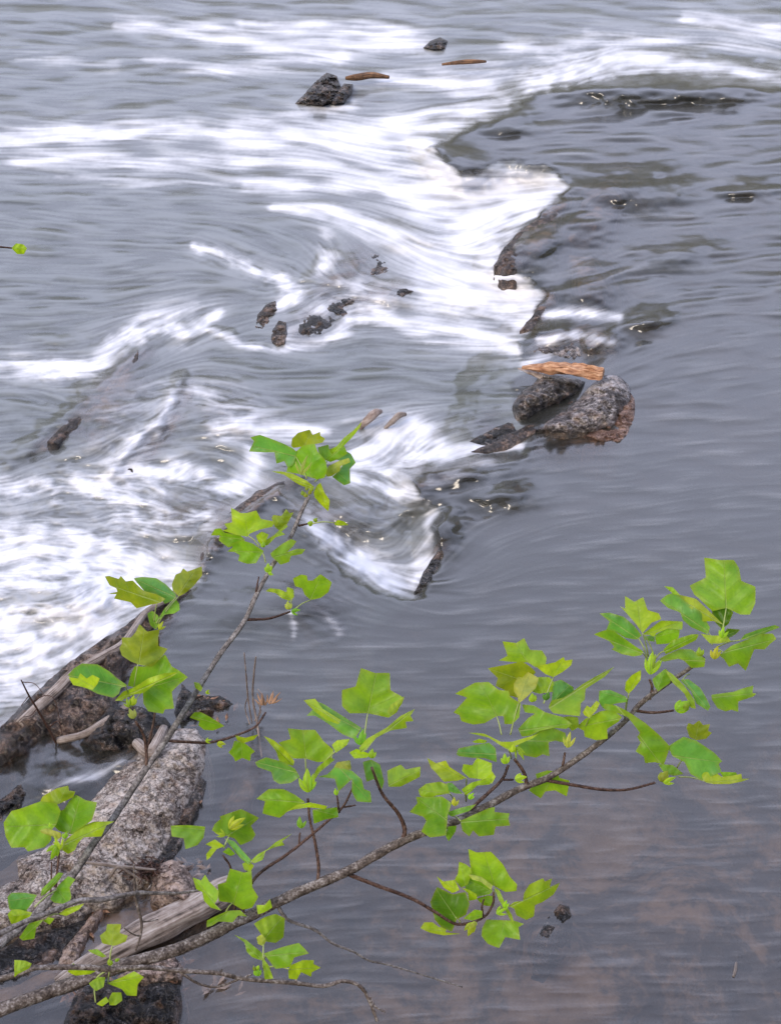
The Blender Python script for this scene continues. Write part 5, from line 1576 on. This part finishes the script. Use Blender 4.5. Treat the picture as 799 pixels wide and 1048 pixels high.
# ------------------------------------------------------------------ light
SUN_EL, SUN_AZ = 42.0, -143.0      # azimuth measured from +Y towards +X
sd = bpy.data.lights.new('sun', 'SUN')
sd.energy = 1.3
sd.angle = R(26)
sd.color = (1.0, .86, .70)
so = bpy.data.objects.new('sun', sd)
COL.objects.link(so)
dirv = Vector((math.sin(R(SUN_AZ)) * math.cos(R(SUN_EL)), math.cos(R(SUN_AZ)) * math.cos(R(SUN_EL)), math.sin(R(SUN_EL))))
so.rotation_euler = dirv.to_track_quat('Z', 'Y').to_euler()
so.location = (0, 0, 20)

world = bpy.data.worlds.new('World')
scene.world = world
world.use_nodes = True
nt = world.node_tree
nt.nodes.clear()
wo = nt.nodes.new('ShaderNodeOutputWorld')
bg = nt.nodes.new('ShaderNodeBackground')
sky = nt.nodes.new('ShaderNodeTexSky')
sky.sky_type = 'NISHITA'
sky.sun_disc = False
sky.sun_elevation = R(SUN_EL)
sky.sun_rotation = R(SUN_AZ)
bg.inputs[1].default_value = .15
tcw = nt.nodes.new('ShaderNodeTexCoord').outputs['Generated']
cl = noise(nt, 1.6, 5, .55, tcw, .3)
clr = ramp(nt, cl.outputs[0], [(.3, (.55, .55, .55)), (.6, (.95, .95, .95))])
sep = nt.nodes.new('ShaderNodeSeparateXYZ'); nt.links.new(tcw, sep.inputs[0])
# bright broken cloud, brighter over the far side of the river
cb = math_n(nt, 'MULTIPLY_ADD', sep.outputs[1], 3.2, 4.4)
lowd = ramp(nt, sep.outputs[2], [(.20, (.48, .48, .48)), (.50, (1, 1, 1))])
cb = math_n(nt, 'MULTIPLY', cb, lowd.outputs[0])
cc = nt.nodes.new('ShaderNodeVectorMath'); cc.operation = 'SCALE'
cc.inputs[0].default_value = (.94, 1.0, 1.33)
nt.links.new(cb, cc.inputs[3])
skyc = mixc(nt, clr.outputs[0], sky.outputs[0], cc.outputs[0])
# wooded far bank closing the horizon
tn = noise(nt, 9, 6, .65, tcw)
line = math_n(nt, 'MULTIPLY_ADD', tn.outputs[0], .18, .155)
tr = math_n(nt, 'LESS_THAN', sep.outputs[2], line)
tn2 = noise(nt, 40, 4, .6, tcw)
tcol = ramp(nt, tn2.outputs[0], [(.35, (.05, .05, .02)), (.65, (.60, .58, .20))])
fin = mixc(nt, tr, skyc, mixc(nt, .6, tcol.outputs[0], (.85, .76, .26)))
nt.links.new(fin, bg.inputs[0])
nt.links.new(bg.outputs[0], wo.inputs[0])

vs = scene.view_settings
vs.view_transform = 'Standard'
vs.look = 'None'
vs.gamma = 1
vs.exposure = .84
scene.render.resolution_x = 780
scene.render.resolution_y = 1024
scene.cycles.max_bounces = 6
scene.cycles.transparent_max_bounces = 12
